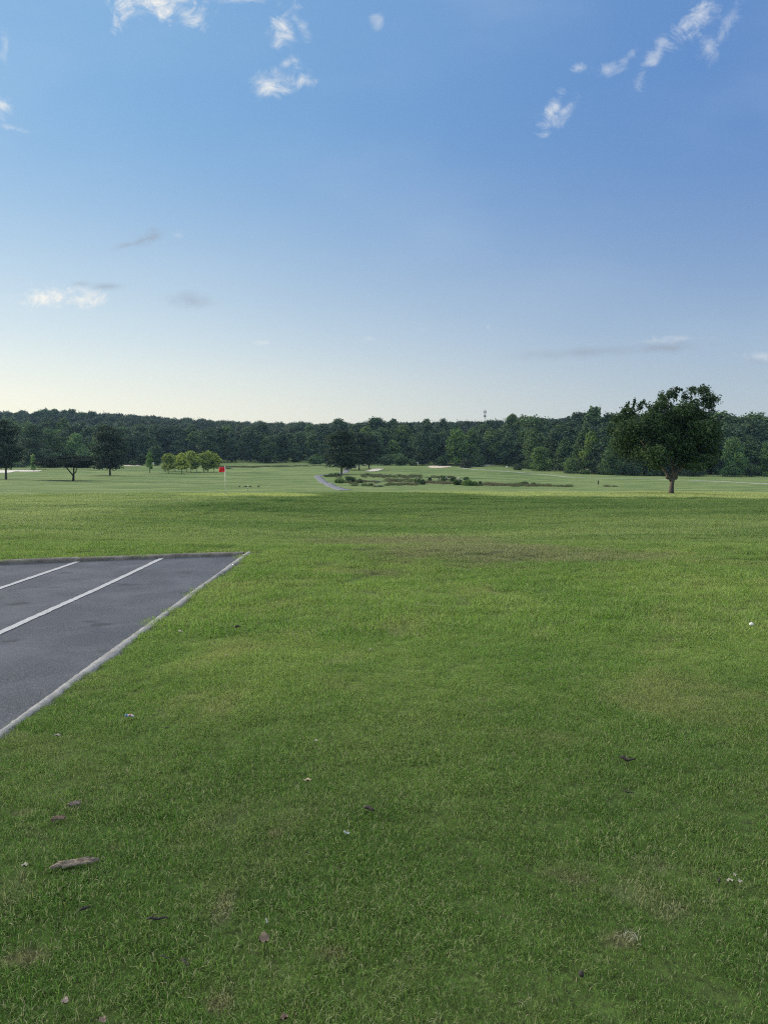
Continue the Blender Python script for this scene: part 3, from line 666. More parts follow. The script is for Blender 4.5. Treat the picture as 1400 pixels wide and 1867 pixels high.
a1 = crown(tr_, lob2, 60000, .19, rough=.30, shell=.6, up=.2); a2 = crown(tr_, spl, 3600, .16, rough=.3, shell=.9, up=.1)
cm = make_mesh('lone_crown', np.concatenate([a1[0], a2[0]]), np.concatenate([a1[1], a2[1] + len(a1[0])]), {'r': np.concatenate([a1[2], a2[2]]).astype(np.float32)})
def P_(px, py, y=0.0): return ((px - 1222) * 80 / F, y, CAMH + ray(CX, py)[1] * 80 - HB.z)
mb = MB(); rg = np.random.default_rng(5)
mb.tube([P_(1222, 900), P_(1222, 893), P_(1222.5, 886), P_(1223, 879), P_(1224, 873), P_(1224, 869)], [.29, .26, .23, .225, .25, .23], 14, .10, rg)
for path, rad in [([P_(1223, 878), P_(1218, 871), P_(1212, 862), P_(1203, 850), P_(1192, 838, -.3), P_(1176, 822, -.5), P_(1158, 800, -.6)], [.20, .21, .18, .15, .13, .10, .05]),
                  ([P_(1224, 876), P_(1224, 862), P_(1225, 848, .2), P_(1229, 825, .4), P_(1236, 795, .4), P_(1246, 755, .3), P_(1258, 722, .2)], [.21, .19, .16, .14, .11, .08, .03]),
                  ([P_(1226, 874), P_(1229, 862, -.1), P_(1238, 853, -.5), P_(1252, 842, -.9), P_(1270, 824, -1.2), P_(1288, 800, -1.4)], [.19, .16, .13, .11, .08, .04]),
                  ([P_(1224, 862), P_(1230, 856, .3), P_(1240, 848, .8), P_(1255, 836, 1.5), P_(1272, 815, 2.0)], [.16, .14, .12, .09, .04]),
                  ([P_(1225, 850, .2), P_(1219, 835, .6), P_(1212, 808, .8), P_(1208, 775, .8), P_(1212, 735, .6)], [.15, .13, .10, .07, .03]),
                  ([P_(1192, 838, -.3), P_(1176, 834, -.2), P_(1158, 828, 0)], [.10, .07, .03]), ([P_(1203, 850), P_(1196, 830, .5), P_(1186, 800, .7), P_(1168, 765, .7), P_(1148, 745, .6)], [.12, .10, .08, .05, .02]),
                  ([P_(1216, 873), P_(1213, 869), P_(1211, 872)], [.16, .17, .08]), ([P_(1229, 874), P_(1231, 870), P_(1230, 866)], [.15, .15, .07])]:
    mb.tube(path, rad, 9, .10, rg)
lone('spreading_tree', 'lone dark spreading tree with forked trunk and ragged crown on the mown rise', B, cm, mb.mesh('trunk'), (.74, .92, .66, 1), bark=plain('pale_bark', (.145, .125, .10, 1), .4, 14.0, .9, .1, .02))

# pines: flattened tiers of dark needles
def pine_lobes(rng, H, Wd, base=.24, n=17, dome=.6):
    out = []
    for i in range(n):
        f = i / (n - 1); z = H * (base + (.96 - base) * f); w_ = (math.sin(math.pi * (.24 + .70 * f)) ** dome)
        for q in range(2 if f < .9 else 1):
            a = rng.random() * 6.28; rr = Wd * .5 * w_ * rng.uniform(.35, .78); r0 = Wd * rng.uniform(.15, .24)
            out.append((rr * math.cos(a), rr * math.sin(a), z - .03 * H * (rr / Wd), r0, r0, r0 * rng.uniform(.32, .5)))
    out.append((0, 0, H * .62, Wd * .24, Wd * .24, H * .26))
    return out
def pine(label, px, d, top, hw, tone, seed, lean=0.0, base=.24, n=15000):
    rg = np.random.default_rng(seed); b_ = at(px, d); H = CAMH + ray(CX, top)[1] * d - b_.z; Wd = 2 * hw * d / F
    return lone('pine_tree', label, b_, make_crown('pine_crown', rg, pine_lobes(rg, H, Wd, base), n, .50, up=.1, rough=.25, shell=.6), trunk_mesh(rg, H, .30, lean, 7, .2, .16), tone, group='pines on the fairways')
pine('big dark pine at the photo edge beside the long bunker', 14, 225, 765, 29, (.50, .58, .62, 1), 1, .3)
pine('tall broad pine just right of the flat-topped cedar', 203, 262, 779, 34, (.56, .64, .62, 1), 2, base=.18)
pine('dark domed pine beside the winding cart path', 623, 285, 786, 33, (.55, .66, .56, 1), 3, base=.2)
pine('faint wide pine behind the pine by the cart path', 655, 340, 791, 27, (.55, .62, .62, 1), 4, base=.2)
pine('rearmost of the three pines near the small sand bunker', 673, 362, 793, 23, (.60, .66, .70, 1), 5, base=.18)
pine('tall pine standing back between the big pine and the cedar', 62, 345, 775, 26, (.95, 1.05, 1.05, 1), 6, base=.15)
pine('shaggy pine behind the cedar at its left', 96, 372, 782, 24, (1.5, 1.65, 1.5, 1), 16, base=.12)
# the flat cedar
rg = np.random.default_rng(9); B = at(136, 218)
fl = []
for i in range(54):
    px = rg.uniform(84, 168); edge = abs(px - 130) / 42; py = rg.uniform(834 + 3 * edge, 850 - 3 * edge)
    fl.append((px, py, rg.uniform(8, 15), rg.uniform(1.6, 2.8)))
fl += [(128, 833, 18, 2.2), (110, 835, 16, 2.2), (146, 833.5, 16, 2.2), (165, 841, 8, 2.2), (84, 839, 8, 2.0), (78, 843, 6, 1.6), (172, 846, 6, 1.6), (108, 850, 14, 2.0), (150, 851, 15, 2.0), (130, 845, 24, 5)]
fl = [(a, 0, c, r1, r1, r3) for (a, _, c, r1, _, r3) in pxlobes(136, 218, B, fl, rg)]; fl = [(a, rg.uniform(-3.5, 3.5), c, r1, r2, r3) for (a, b2, c, r1, r2, r3) in fl]
cm = make_crown('cedar_crown', rg, fl, 34000, .34, up=.6, rough=.2, shell=.7)
def Q_(px, py, y=0.0): return ((px - 136) * 218 / F, y, CAMH + ray(CX, py)[1] * 218 - B.z)
mb = MB(); mb.tube([Q_(136, 880), Q_(136, 876), Q_(136.6, 870), Q_(137, 865)], [.42, .38, .30, .27], 10, .1, rg)
for path, rad in [([Q_(136.8, 868), Q_(132, 862), Q_(127, 856), Q_(123, 850), Q_(112, 844, .5), Q_(98, 841, .8)], [.22, .2, .17, .15, .1, .04]), ([Q_(137, 867), Q_(137.5, 860), Q_(138, 850), Q_(134, 840)], [.26, .22, .18, .08]),
                  ([Q_(138, 864), Q_(141.5, 860), Q_(142.5, 855), Q_(146, 849), Q_(158, 844, -.6)], [.14, .14, .12, .1, .04])]: mb.tube(path, rad, 8, .1, rg)
lone('cedar_tree', 'flat-topped dark cedar with low spreading crown and forked trunk', B, cm, mb.mesh('trunk'), (.20, .27, .20, 1), bark=BARKD)

def broad(name, label, px, d, top, hw, tone, seed, n=5000, size=.42, base=.2, conic=0.0, r=.14, group=None, limbs=4, lean=0., rough=.25, cat='tree', nl=10):
    rg = np.random.default_rng(seed); b_ = at(px, d); H = CAMH + ray(CX, top)[1] * d - b_.z; Wd = 2 * hw * d / F
    return lone(name, label, b_, make_crown('crown', rg, broad_lobes(rg, H, Wd, nl, base, 1.0, conic), n, size, rough=rough), trunk_mesh(rg, H, r, lean, limbs), tone, group=group, cat=cat)
broad('young_tree', 'slim pale green sapling with dark tuft at its foot', 275.5, 292, 823, 7.5, (3.0, 3.3, 1.7, 1), 31, 2600, .30, .18, .25, .12, nl=12)
# the yellow-green grove
GR = [(309, 861, 828, 12.5, 'far left tree of the yellow-green grove, standing slightly apart'), (321, 857, 832, 9, 'thin tree tucked second from left in the yellow-green grove'), (333, 862, 827, 11.5, 'nearest tree of the grove with trunk farthest forward'),
      (342, 857, 826, 11, 'tree behind and right of the grove\'s nearest tree'), (350, 859, 824, 12, 'tallest yellow-green tree in the middle of the grove'), (360, 858, 829, 11, 'lower bushy tree right of the grove\'s tallest'),
      (373, 857, 827, 10, 'darker tree closing the gap in the grove\'s right half'), (381, 857, 826, 13, 'broad bright yellow-green tree in the grove\'s right half'), (392, 857, 829, 10.5, 'end tree of the grove nearest the red flag')]
for i, (px, by, top, hw, lab) in enumerate(GR):
    d = {861: 292, 862: 288, 859: 300, 858: 306, 857: 310}[by]
    broad('grove_tree', lab, px, d, top - 1, hw * 1.32, ((5.8, 4.3, 1.9, 1), (5.0, 3.9, 1.8, 1), (6.3, 4.5, 1.9, 1))[i % 3], 40 + i, 5500, .40, .26, .1, .10, 'yellow-green trees of the grove', nl=8)
broad('dark_round_tree', 'dark round-headed tree behind the slim sapling', 287, 392, 812, 15, (.85, 1.05, .75, 1), 51, 4200, .6, .12)
broad('dark_round_tree', 'low dark bushy tree left of the round-headed one', 262, 398, 829, 10, (.65, .8, .7, 1), 52, 2500, .55, .05)
broad('pale_tree', 'pale grey-green tree rising between cedar and tall pine', 143, 375, 790, 20, (3.1, 3.2, 2.5, 1), 53, 6000, .6, .1)
broad('pale_tree', 'low pale bushy tree behind the cedar\'s right side', 160, 368, 818, 22, (2.5, 2.7, 2.2, 1), 54, 5000, .6, .05)
broad('pale_tree', 'small light sapling behind the big pine at the photo edge', 65, 330, 829, 6, (3.4, 3.6, 1.8, 1), 55, 1400, .4, .1)
broad('bright_tree', 'tall bright green tree of the wood edge above the domed bush', 832, 428, 783, 21, (2.6, 2.7, 1.4, 1), 56, 7000, .7, .08)
broad('bright_tree', 'bright green tree right of the tall one above the domed bush', 858, 432, 781, 17, (2.3, 2.4, 1.3, 1), 57, 6000, .7, .08)
broad('bright_tree', 'yellowish green treetop above the flowering bush by the woods', 1075, 346, 786, 20, (2.6, 2.5, 1.0, 1), 58, 6000, .6, .1)
broad('bright_tree', 'big mossy dark tree left of the yellowish treetop', 968, 395, 780, 24, (1.6, 1.6, 1.2, 1), 59, 8000, .7, .03)
broad('olive_tree', 'olive green drooping tree touching the mown grass at the woods corner', 984, 372, 815, 21, (2.3, 2.3, 1.2, 1), 60, 6000, .6, .0)
broad('bright_tree', 'round pale green tree between the lone tree and the photo edge', 1330, 318, 800, 24, (2.2, 2.4, 1.8, 1), 61, 7000, .55, .03)
broad('bright_tree', 'pale green tree cut by the photo edge behind the lone tree', 1396, 322, 806, 18, (2.5, 2.7, 1.7, 1), 62, 5000, .55, .03)
broad('bright_tree', 'mid green leafy tree standing left of the lone tree', 1115, 330, 800, 20, (1.8, 1.9, 1.4, 1), 63, 6000, .55, .03)
broad('bare_tree', 'broad tree left of the marsh-side mast with layered dark crown', 770, 425, 790, 19, (.8, .95, .95, 1), 64, 6500, .7, .05)
broad('bright_tree', 'soft green tree in the woods over the grove\'s right end', 492, 440, 796, 17, (1.3, 1.4, 1.1, 1), 65, 5500, .7, .05)

# bushes: crowns that touch the ground
def bush_lobes(rg, w_, h_, n=7, pointy=False):
    out = []
    for i in range(n):
        a = rg.random() * 6.28; rr = w_ * rg.uniform(.05, .34); r0 = w_ * rg.uniform(.16, .27)
        z = h_ * rg.uniform(.15, .72) * (1 - .8 * rr / w_)
        if pointy: rr *= (1 - z / h_)
        out.append((rr * math.cos(a), rr * math.sin(a), z, r0, r0, min(r0 * .9, h_ - z)))
    out.append((0, 0, h_ * .35, w_ * .40, w_ * .40, h_ * .42)); return out
FLOWER = plain('cream_flowers', (.62, .62, .48, 1), .15, 8.0)
def bush(name, label, px, d, top, hw, tone, seed, n=1800, size=.3, pointy=False, group=None, flowers=0, dome=False):
    rg = np.random.default_rng(seed); b_ = at(px, d); h_ = max(.5, CAMH + ray(CX, top)[1] * d - b_.z); w_ = 2 * hw * d / F
    lob = [(0, 0, h_ * .3, w_ * .48, w_ * .48, h_ * .68)] if dome else bush_lobes(rg, w_, h_, 8, pointy)
    V, Q, r = crown(rg, lob, n, size, rough=.10 if dome else .24, up=.4); V[:, 2] = np.maximum(V[:, 2], -.05)
    o = empty(name, b_); tag(o, label, 'bush', group); c = obj('leaves', make_mesh('bush_leaves', V, Q, {'r': r.astype(np.float32)}), LEAF, o); c.color = tone
    mb = MB()
    for i in range(5):
        a = rg.random() * 6.28; mb.tube([(0, 0, -.1), (math.cos(a) * w_ * .12, math.sin(a) * w_ * .12, h_ * .35), (math.cos(a) * w_ * .25, math.sin(a) * w_ * .25, h_ * .65)], [.06, .04, .015], 5)
    obj('stems', mb.mesh('stems'), BARKD, o)
    if flowers:
        mb = MB()
        for i in range(flowers):
            l = lob[int(rg.integers(0, len(lob)))]; dd = unit(rg.standard_normal(3)); dd[2] = abs(dd[2]); dd[1] = -abs(dd[1]); c_ = np.array(l[:3]) + dd * np.array(l[3:]) * 1.12
            for q in range(5): mb.ball(c_ + rg.normal(0, .22, 3), rg.uniform(.05, .11), 6, 4)
        obj('blossoms', mb.mesh('blossoms'), FLOWER, o)
    return o
BU = [('bush', 'conical green bush standing alone before the woods', 575, 425, 828, 17, (1.45, 1.6, 1.1, 1), dict(n=4500, size=.5, pointy=True)),
      ('bush', 'domed purplish bush on the fairway near the sand bunker', 849, 400, 838, 11.5, (.95, .72, .95, 1), dict(n=3600, size=.42, dome=True)),
      ('bush', 'low round grey-green bush beside the white tee sign', 942, 378, 847, 7.5, (1.1, 1.2, 1.1, 1), dict(n=2400, size=.35, dome=True)),
      ('bush', 'bushy green mound at the woods foot right of three pines', 705, 428, 827, 18, (1.15, 1.35, 1.1, 1), dict(n=4200, size=.5)),
      ('bush', 'tangled green mound left of the cream-flowering thicket', 732, 425, 825, 16, (1.3, 1.45, 1.1, 1), dict(n=4200, size=.5)),
      ('bush', 'cream-flowering bush before the woods above the marsh', 753, 420, 834, 10, (1.6, 1.7, 1.3, 1), dict(n=2600, size=.45, flowers=8)),
      ('bush', 'dark green clump under the tall bright green tree', 805, 425, 829, 14, (1.3, 1.45, 1.0, 1), dict(n=3600, size=.5)),
      ('bush', 'bush spilling beside the far path above the domed bush', 872, 425, 829, 17, (1.2, 1.35, 1.1, 1), dict(n=3800, size=.5, flowers=2)),
      ('bush', 'bright green bush at the woods corner with grassy foot', 1040, 348, 829, 16, (2.0, 2.1, 1.2, 1), dict(n=4200, size=.45)),
      ('bush', 'low grey-green bush at the foot of the corner bush', 1040, 342, 858, 12, (1.2, 1.3, 1.2, 1), dict(n=2400, size=.35)),
      ('bush', 'yellow-flowering bush against the woods left of the walker', 1064, 340, 855, 12, (1.6, 1.7, .9, 1), dict(n=2800, size=.38, flowers=14)),
      ('bush', 'leafy green bush behind and above the walking person', 1104, 334, 836, 20, (1.3, 1.45, 1.1, 1), dict(n=4200, size=.42)),
      ('bush', 'dark green bush left of the lone tree trunk', 1146, 330, 838, 20, (1.1, 1.25, 1.1, 1), dict(n=4200, size=.42)),
      ('bush', 'low dark bush seen through the fork of the lone tree', 1196, 330, 845, 18, (.95, 1.1, 1.0, 1), dict(n=3600, size=.42)),
      ('bush', 'low hedge-like bush right of the lone tree trunk', 1262, 326, 848, 24, (1.1, 1.2, 1.05, 1), dict(n=4200, size=.42)),
      ('bush', 'rounded bush at the woods foot near the photo edge', 1365, 320, 840, 18, (1.3, 1.4, 1.1, 1), dict(n=4000, size=.42)),
      ('bush', 'low tangle of scrub behind the big pine bunker', 30, 375, 843, 26, (1.6, 1.8, 1.3, 1), dict(n=4200, size=.45)),
      ('bush', 'pale shrub behind the bunker left of the cedar', 82, 372, 838, 20, (2.1, 2.3, 1.7, 1), dict(n=3200, size=.45)),
      ('bush', 'bright little shrub left of the sapling in the distance', 246, 398, 838, 7, (1.5, 1.6, 1.1, 1), dict(n=1600, size=.45)),
      # the marsh thicket
      ('marsh_bush', 'leafy bush right under the pine by the cart path', 612, 262, 863, 11, (1.5, 1.6, .9, 1), dict(n=2400, size=.26)),
      ('marsh_bush', 'low light green bush left of the path pine foot', 598, 262, 866, 9, (1.9, 1.9, 1.0, 1), dict(n=1800, size=.24)),
      ('marsh_bush', 'yellowish bush beside the bend of the cart path', 620, 205, 873, 11, (2.2, 2.2, 1.0, 1), dict(n=2600, size=.2)),
      ('marsh_bush', 'dark rounded bush at the marsh\'s near left end', 638, 215, 866, 10, (.9, 1.15, .7, 1), dict(n=3000, size=.22)),
      ('marsh_bush', 'brownish shrub right of the dark rounded marsh bush', 654, 212, 874, 9, (1.3, 1.0, .75, 1), dict(n=2000, size=.2)),
      ('marsh_bush', 'small green shrub by the glint of marsh water', 664, 178, 884, 5, (1.3, 1.5, 1.0, 1), dict(n=1300, size=.15)),
      ('marsh_bush', 'dark small shrub touching the marsh water', 675, 178, 882.5, 6, (.95, 1.1, .8, 1), dict(n=1500, size=.15)),
      ('marsh_bush', 'pale-flowered bush in the middle of the reeds', 760, 212, 870, 7, (1.5, 1.6, 1.1, 1), dict(n=2000, size=.2, flowers=7)),
      ('marsh_bush', 'narrow dark bush right of the pale-flowered one', 770, 208, 872, 5.5, (1.1, 1.2, .9, 1), dict(n=1600, size=.2)),
      ('marsh_bush', 'tiny dark conical bush on the reeds\' far side', 783, 232, 868.5, 4, (.8, 1.0, .8, 1), dict(n=1400, size=.2, pointy=True)),
      ('marsh_bush', 'flowering bush on the far bank of the marsh', 807, 235, 867, 10, (1.6, 1.7, 1.1, 1), dict(n=2200, size=.22, flowers=7)),
      ('marsh_bush', 'low green bush right of the far bank flowering one', 826, 235, 868.5, 7, (1.4, 1.5, 1.0, 1), dict(n=1600, size=.22)),
      ('marsh_bush', 'large cream-flowered bush on the marsh\'s near bank', 833, 200, 870.5, 10, (1.2, 1.4, .9, 1), dict(n=2800, size=.2, flowers=12)),
      ('marsh_bush', 'bright fresh green bush right of the cream-flowered one', 850, 192, 875, 12, (2.3, 2.5, 1.1, 1), dict(n=3000, size=.18)),
      ('marsh_bush', 'low yellow-green shrub at the bright bush\'s foot', 864, 192, 878, 8, (2.5, 2.5, 1.2, 1), dict(n=2000, size=.18)),
      ('marsh_bush', 'small round bush alone on the far bank grass', 849, 240, 867.5, 6, (1.1, 1.25, .9, 1), dict(n=1500, size=.2)),
      ('marsh_bush', 'upright dark shrub at the end of the bright greenery', 875, 196, 875.5, 3, (.6, .75, .6, 1), dict(n=1300, size=.17)),
      ('marsh_bush', 'grey-green rounded bush in the long reed strip', 954, 200, 877, 8.5, (1.35, 1.45, 1.1, 1), dict(n=2400, size=.19)),
      ('marsh_bush', 'lower bush right of the grey-green one in the reeds', 971, 200, 880, 6, (1.2, 1.25, .9, 1), dict(n=1600, size=.18)),
      ('marsh_bush', 'lone low shrub past the end of the reeds', 1038, 200, 884, 3, (1.1, 1.2, .8, 1), dict(n=700, size=.15))]
for i, (nm, lab, px, d, top, hw, tone, kw) in enumerate(BU):
    bush(nm, lab, px, d, top, hw, tone, 100 + i, group='bushes of the marsh' if nm == 'marsh_bush' else 'bushes along the woods and fairway', **kw)

# reeds: strips of upright stems, uncountable
m, n, b = material('reed', .8, .15); REED = m
r = n.node('ShaderNodeAttribute', attribute_name='r').outputs['Fac']; Pn = n.node('ShaderNodeNewGeometry').outputs['Position']
c_ = n.mix(n.ramp(n.noise(Pn, .25, 3.0, .6), .4, .6), (.105, .150, .052, 1), (.150, .120, .075, 1)); k_ = n.math('MULTIPLY_ADD', r, .8, .6)
n.put(n.mix(1.0, c_, n.vec(k_, k_, k_), 'MULTIPLY'), b.inputs['Base Color'])
def reed_temp(rng, n=240, rad=1.2, h=.95):
    V, Q, r = blades(rng, n, rad, h * .5, h, .035, .22); return V, Q, r
rr_ = np.random.default_rng(77); rp = []
for (x0, y0, x1, y1, th, dens) in [(600, 868, 640, 872, 2, 1), (660, 868.5, 770, 870, 2.5, 2), (700, 876, 762, 877, 3.5, 2), (703, 884, 760, 884, 2.2, 2.2), (765, 880, 838, 881, 2.5, 2), (880, 884, 950, 885, 2, 2.4), (945, 885.5, 1012, 886.3, 1.3, 2.2), (1010, 887, 1045, 887.5, .8, 1.2),
                                   (778, 870, 830, 871, 2, 1.5), (645, 878, 690, 880, 2, .8), (640, 886, 700, 887, 1.2, .5), (840, 884, 875, 885, 1.5, 1.5), (612, 880, 650, 883, 2, .8), (1105, 887.5, 1122, 888, .6, .5)]:
    for q in range(int((x1 - x0) * dens)):
        t = rr_.random(); px = x0 + (x1 - x0) * t; py = y0 + (y1 - y0) * t + rr_.normal(0, th * .5)
        if rr_.random() < .5: rp.append(tuple(hit(px, max(py, 864), 110, 330)))
rp = np.array(rp); k = len(rp)
tag(scatter('reeds', [reed_temp(rr_) for _ in range(5)], rp, rr_.random(k) * 6.28, rr_.uniform(.25, .95, k), rr_.integers(0, 5, k), REED), 'brown and green reeds growing along the marsh', 'reeds')
# dark rushes along the ditch by the grove
rp = []
for (x0, y0, x1, y1, th, dens) in [(400, 851.5, 470, 852, .9, 2.2), (465, 851, 525, 850.5, .7, 1.8), (520, 850.5, 600, 849.5, .4, .6), (395, 854, 420, 855, .5, 1)]:
    for q in range(int((x1 - x0) * dens)):
        t = rr_.random(); rp.append(tuple(hit(x0 + (x1 - x0) * t, y0 + (y1 - y0) * t + rr_.normal(0, th * .5), 200, 430)))
rp = np.array(rp); k = len(rp)
tag(scatter('rushes', [reed_temp(rr_, 300, 1.6, .8) for _ in range(4)], rp, rr_.random(k) * 6.28, rr_.uniform(.5, 1.0, k), rr_.integers(0, 4, k), REED), 'dark low rushes lining the ditch behind the red flag', 'rushes')


# ------------------------------------------------------------------ cart path, bunkers, marsh water
def ribbon(name, pts, width, mat, lift=.05, dmin=90, step=2.0):
    P3 = [hit(px, py, dmin) for px, py in pts]; out = []
    for a, c in zip(P3[:-1], P3[1:]):
        nn = max(2, int((c - a).length / step))
        for q in range(nn): out.append(a.lerp(c, q / nn))
    out.append(P3[-1]); A = np.array([(p.x, p.y) for p in out])
    for _ in range(6): A[1:-1] = (A[:-2] + 2 * A[1:-1] + A[2:]) / 4
    t = np.gradient(A, axis=0); t /= np.linalg.norm(t, axis=1)[:, None] + 1e-9; nr = np.stack([-t[:, 1], t[:, 0]], 1)
    cols = []
    for o_, zl in ((-.52, -.2), (-.5, lift), (-.2, lift + .01), (.2, lift + .01), (.5, lift), (.52, -.2)):
        xy = A + nr * width * o_; cols.append(np.column_stack([xy, height(xy[:, 0], xy[:, 1]) + zl]))
    V = np.concatenate(cols); m_ = len(A); i = np.arange(m_ - 1)
    Q = np.concatenate([np.stack([k * m_ + i, k * m_ + i + 1, (k + 1) * m_ + i + 1, (k + 1) * m_ + i], 1) for k in range(5)])
    return tag(obj(name, make_mesh(name, V, Q[:, ::-1]), mat), kind='structure')
PATHM = plain('path_surface', (.15, .155, .175, 1), .2, 3.0, .9)
PATHR = plain('far_path_surface', (.25, .255, .24, 1), .2, 2.0, .9)
ribbon('cart_path', [(631, 894.0), (617, 890.7), (603, 885.7), (591, 880), (585, 874.3), (577, 868.6), (590, 865.5), (618, 863.5), (631, 861), (631, 857), (634, 853.5), (646, 850.7), (658, 850)], 2.4, PATHM)
ribbon('cart_path', [(1470, 884), (1400, 882), (1274, 876.2), (1190, 873.2), (1080, 871.4), (1045, 870.3), (1011, 867), (987, 865), (953, 862), (888, 857.5), (848, 854.3), (838, 852.5)], 2.2, PATHR)
ribbon('cart_path', [(862, 850.5), (880, 849), (893, 847), (905, 845)], 6.5, PATHR)
SAND = plain('bunker_sand', (.60, .50, .40, 1), .12, 1.5, .95); SANDW = plain('pale_bunker_sand', (.56, .53, .46, 1), .1, 1.5, .95)
def bunker(name, poly, mat, lab=None):
    P3 = [hit(px, py, 120) for px, py in poly]; A = np.array([(p.x, p.y) for p in P3]); B2 = []
    for q in range(len(A)):                      # Catmull-Rom outline
        p0, p1, p2, p3 = A[q - 1], A[q], A[(q + 1) % len(A)], A[(q + 2) % len(A)]
        for t in np.linspace(0, 1, 6, endpoint=False): B2.append(.5 * ((2 * p1) + (-p0 + p2) * t + (2 * p0 - 5 * p1 + 4 * p2 - p3) * t * t + (-p0 + 3 * p1 - 3 * p2 + p3) * t ** 3))
    B2 = np.array(B2); c = B2.mean(0); rings = []
    for f, dz in ((1.0, .10), (.93, .07), (.6, .06), (.3, .06)):
        xy = c + (B2 - c) * f; rings.append(np.column_stack([xy, height(xy[:, 0], xy[:, 1]) + dz]))
    V = np.concatenate(rings + [[(c[0], c[1], float(height(c[0], c[1])) + .06)]]); n_ = len(B2); i = np.arange(n_); j = (i + 1) % n_
    Q = np.concatenate([np.stack([k * n_ + i, k * n_ + j, (k + 1) * n_ + j, (k + 1) * n_ + i], 1) for k in range(3)]); T = np.stack([3 * n_ + i, 3 * n_ + j, np.full(n_, 4 * n_)], 1)
    me = make_mesh(name, V, [Q, T])
    return tag(obj(name, me, mat), kind='structure')
bunker('sand_bunker', [(664.5, 859.4), (674, 857.2), (680, 854.8), (699.5, 855), (692, 857.8), (681, 859.6)], SANDW)
bunker('sand_bunker', [(780, 851.4), (788, 849.2), (806, 849.6), (823, 850.4), (810, 852.6), (790, 853.2)], SAND)
bunker('sand_bunker', [(-40, 857.6), (30, 857.2), (73, 858), (70, 859.8), (30, 859.9), (14, 862.2), (-40, 862.4)], SANDW)
bunker('sand_bunker', [(226, 849), (238, 847.3), (258, 847.6), (256, 849.4), (236, 850.2)], SAND)
bunker('sand_bunker', [(661, 847.2), (668, 846.2), (670, 847.4), (664, 848.2)], SANDW)
m, n, b = material('marsh_water', .08, .5); b.inputs['Base Color'].default_value = (.035, .035, .03, 1)
wat = bunker('water', [(682, 886.6), (690, 885.4), (700, 886), (694, 887.8)], m)
wat2 = bunker('water', [(668, 878.4), (680, 877), (696, 877.6), (684, 879.4)], m)

# ------------------------------------------------------------------ golf flag and far markers
WHITE_P = plain('white_paint', (.74, .73, .62, 1), .08, 5.0, .45); RED = plain('red_cloth', (.62, .012, .022, 1), .10, 6.0, .6, .3); BLACK = plain('black_paint', (.02, .02, .022, 1), .2, 5.0, .5)
GREY = plain('galvanised_steel', (.26, .27, .28, 1), .2, 3.0, .5, .5); YEL = plain('yellow_paint', (.70, .55, .12, 1), .1, 5.0, .5)
def flag(label, px, d, hgt, r, fw, fh, mat, side=-1, tail=0.0):
    b_ = at(px, d); o = empty('golf_flag', b_); tag(o, label, 'golf flag')
    mb = MB(); mb.tube([(0, 0, -.12), (0, 0, hgt * .5), (0, 0, hgt)], [r, r, r * .8], 10); mb.ball((0, 0, hgt), r * 1.4, 8, 6); obj('pole', mb.mesh('pole'), WHITE_P, o)
    nx, nz_ = 14, 9; V = []
    for sd in (0, 1):
        for i in range(nx):
            for j in range(nz_):
                u = i / (nx - 1); v = j / (nz_ - 1); yo = .05 * math.sin(u * 7 + v * 1.5) * u + (.004 if sd else -.004)
                V.append((side * (r + u * fw * (1 - .04 * math.cos(v * 3))), yo, hgt - .03 - v * fh - .03 * u * u + .01 * math.sin(u * 9)))
    n0 = nx * nz_; Q = []
    for i in range(nx - 1):
        for j in range(nz_ - 1):
            a = i * nz_ + j; Q.append((a, a + 1, a + nz_ + 1, a + nz_)); Q.append((n0 + a, n0 + a + nz_, n0 + a + nz_ + 1, n0 + a + 1))
    for i in range(nx - 1):
        for j in (0, nz_ - 1): a = i * nz_ + j; Q.append((a, a + nz_, n0 + a + nz_, n0 + a))
    for j in range(nz_ - 1):
        a = (nx - 1) * nz_ + j; Q.append((a, a + 1, n0 + a + 1, n0 + a))
    obj('flag_cloth', make_mesh('flag_cloth', V, np.array(Q), smooth=True), mat, o)
    mb = MB(); mb.tube([(0, 0, -.15), (0, 0, .0), (0, 0, .012)], [.054, .054, .050], 14); obj('cup', mb.mesh('cup'), WHITE_P, o)
    return o
flag('red rectangular golf flag on white stick on the pale putting green', 412, 57, 2.17, .026, .46, .38, RED)
WF = plain('white_cloth', (.72, .74, .74, 1), .06, 5.0, .6)
flag('tiny white golf flag far off beside the round-headed dark tree', 283, 378, 2.2, .05, .55, .5, WF)
flag('tiny white golf flag before the woods above the far bunker', 762, 412, 2.3, .05, .6, .5, WF)
def stake(label, px, py, h_, r, bands, dmin=60, d=None):
    b_ = at(px, d) if d else hit(px, py, dmin); o = empty('distance_stake', b_); tag(o, label, 'stake')
    for k in range(bands):
        mb = MB(); mb.tube([(0, 0, h_ * k / bands - (.1 if k == 0 else 0)), (0, 0, h_ * (k + 1) / bands)], [r, r], 10); obj('band', mb.mesh('band'), WHITE_P if k % 2 == (bands - 1) % 2 else BLACK, o)
stake('black and white banded stake standing among the grazing geese', 452.4, 894, .95, .045, 6, d=132)
def post_marker(name, label, cat, px, py, h_, w_, head, hm, dmin=120):
    b_ = hit(px, py, dmin); o = empty(name, b_); tag(o, label, cat)
    mb = MB(); mb.tube([(0, 0, -.1), (0, 0, h_)], [.06, .06], 8); obj('post', mb.mesh('post'), GREY, o)
    mb = MB(); mb.box((-w_ / 2, -.09, h_ - head), (w_ / 2, .0 - .062, h_ + .02)); me = mb.mesh('panel', False); obj('panel', me, hm, o)
post_marker('tee_sign', 'white upright tee sign left of the low round bush', 'sign', 923.3, 854, 1.05, .75, .85, plain('sign_white', (.75, .74, .66, 1), .05, 5.0, .5))
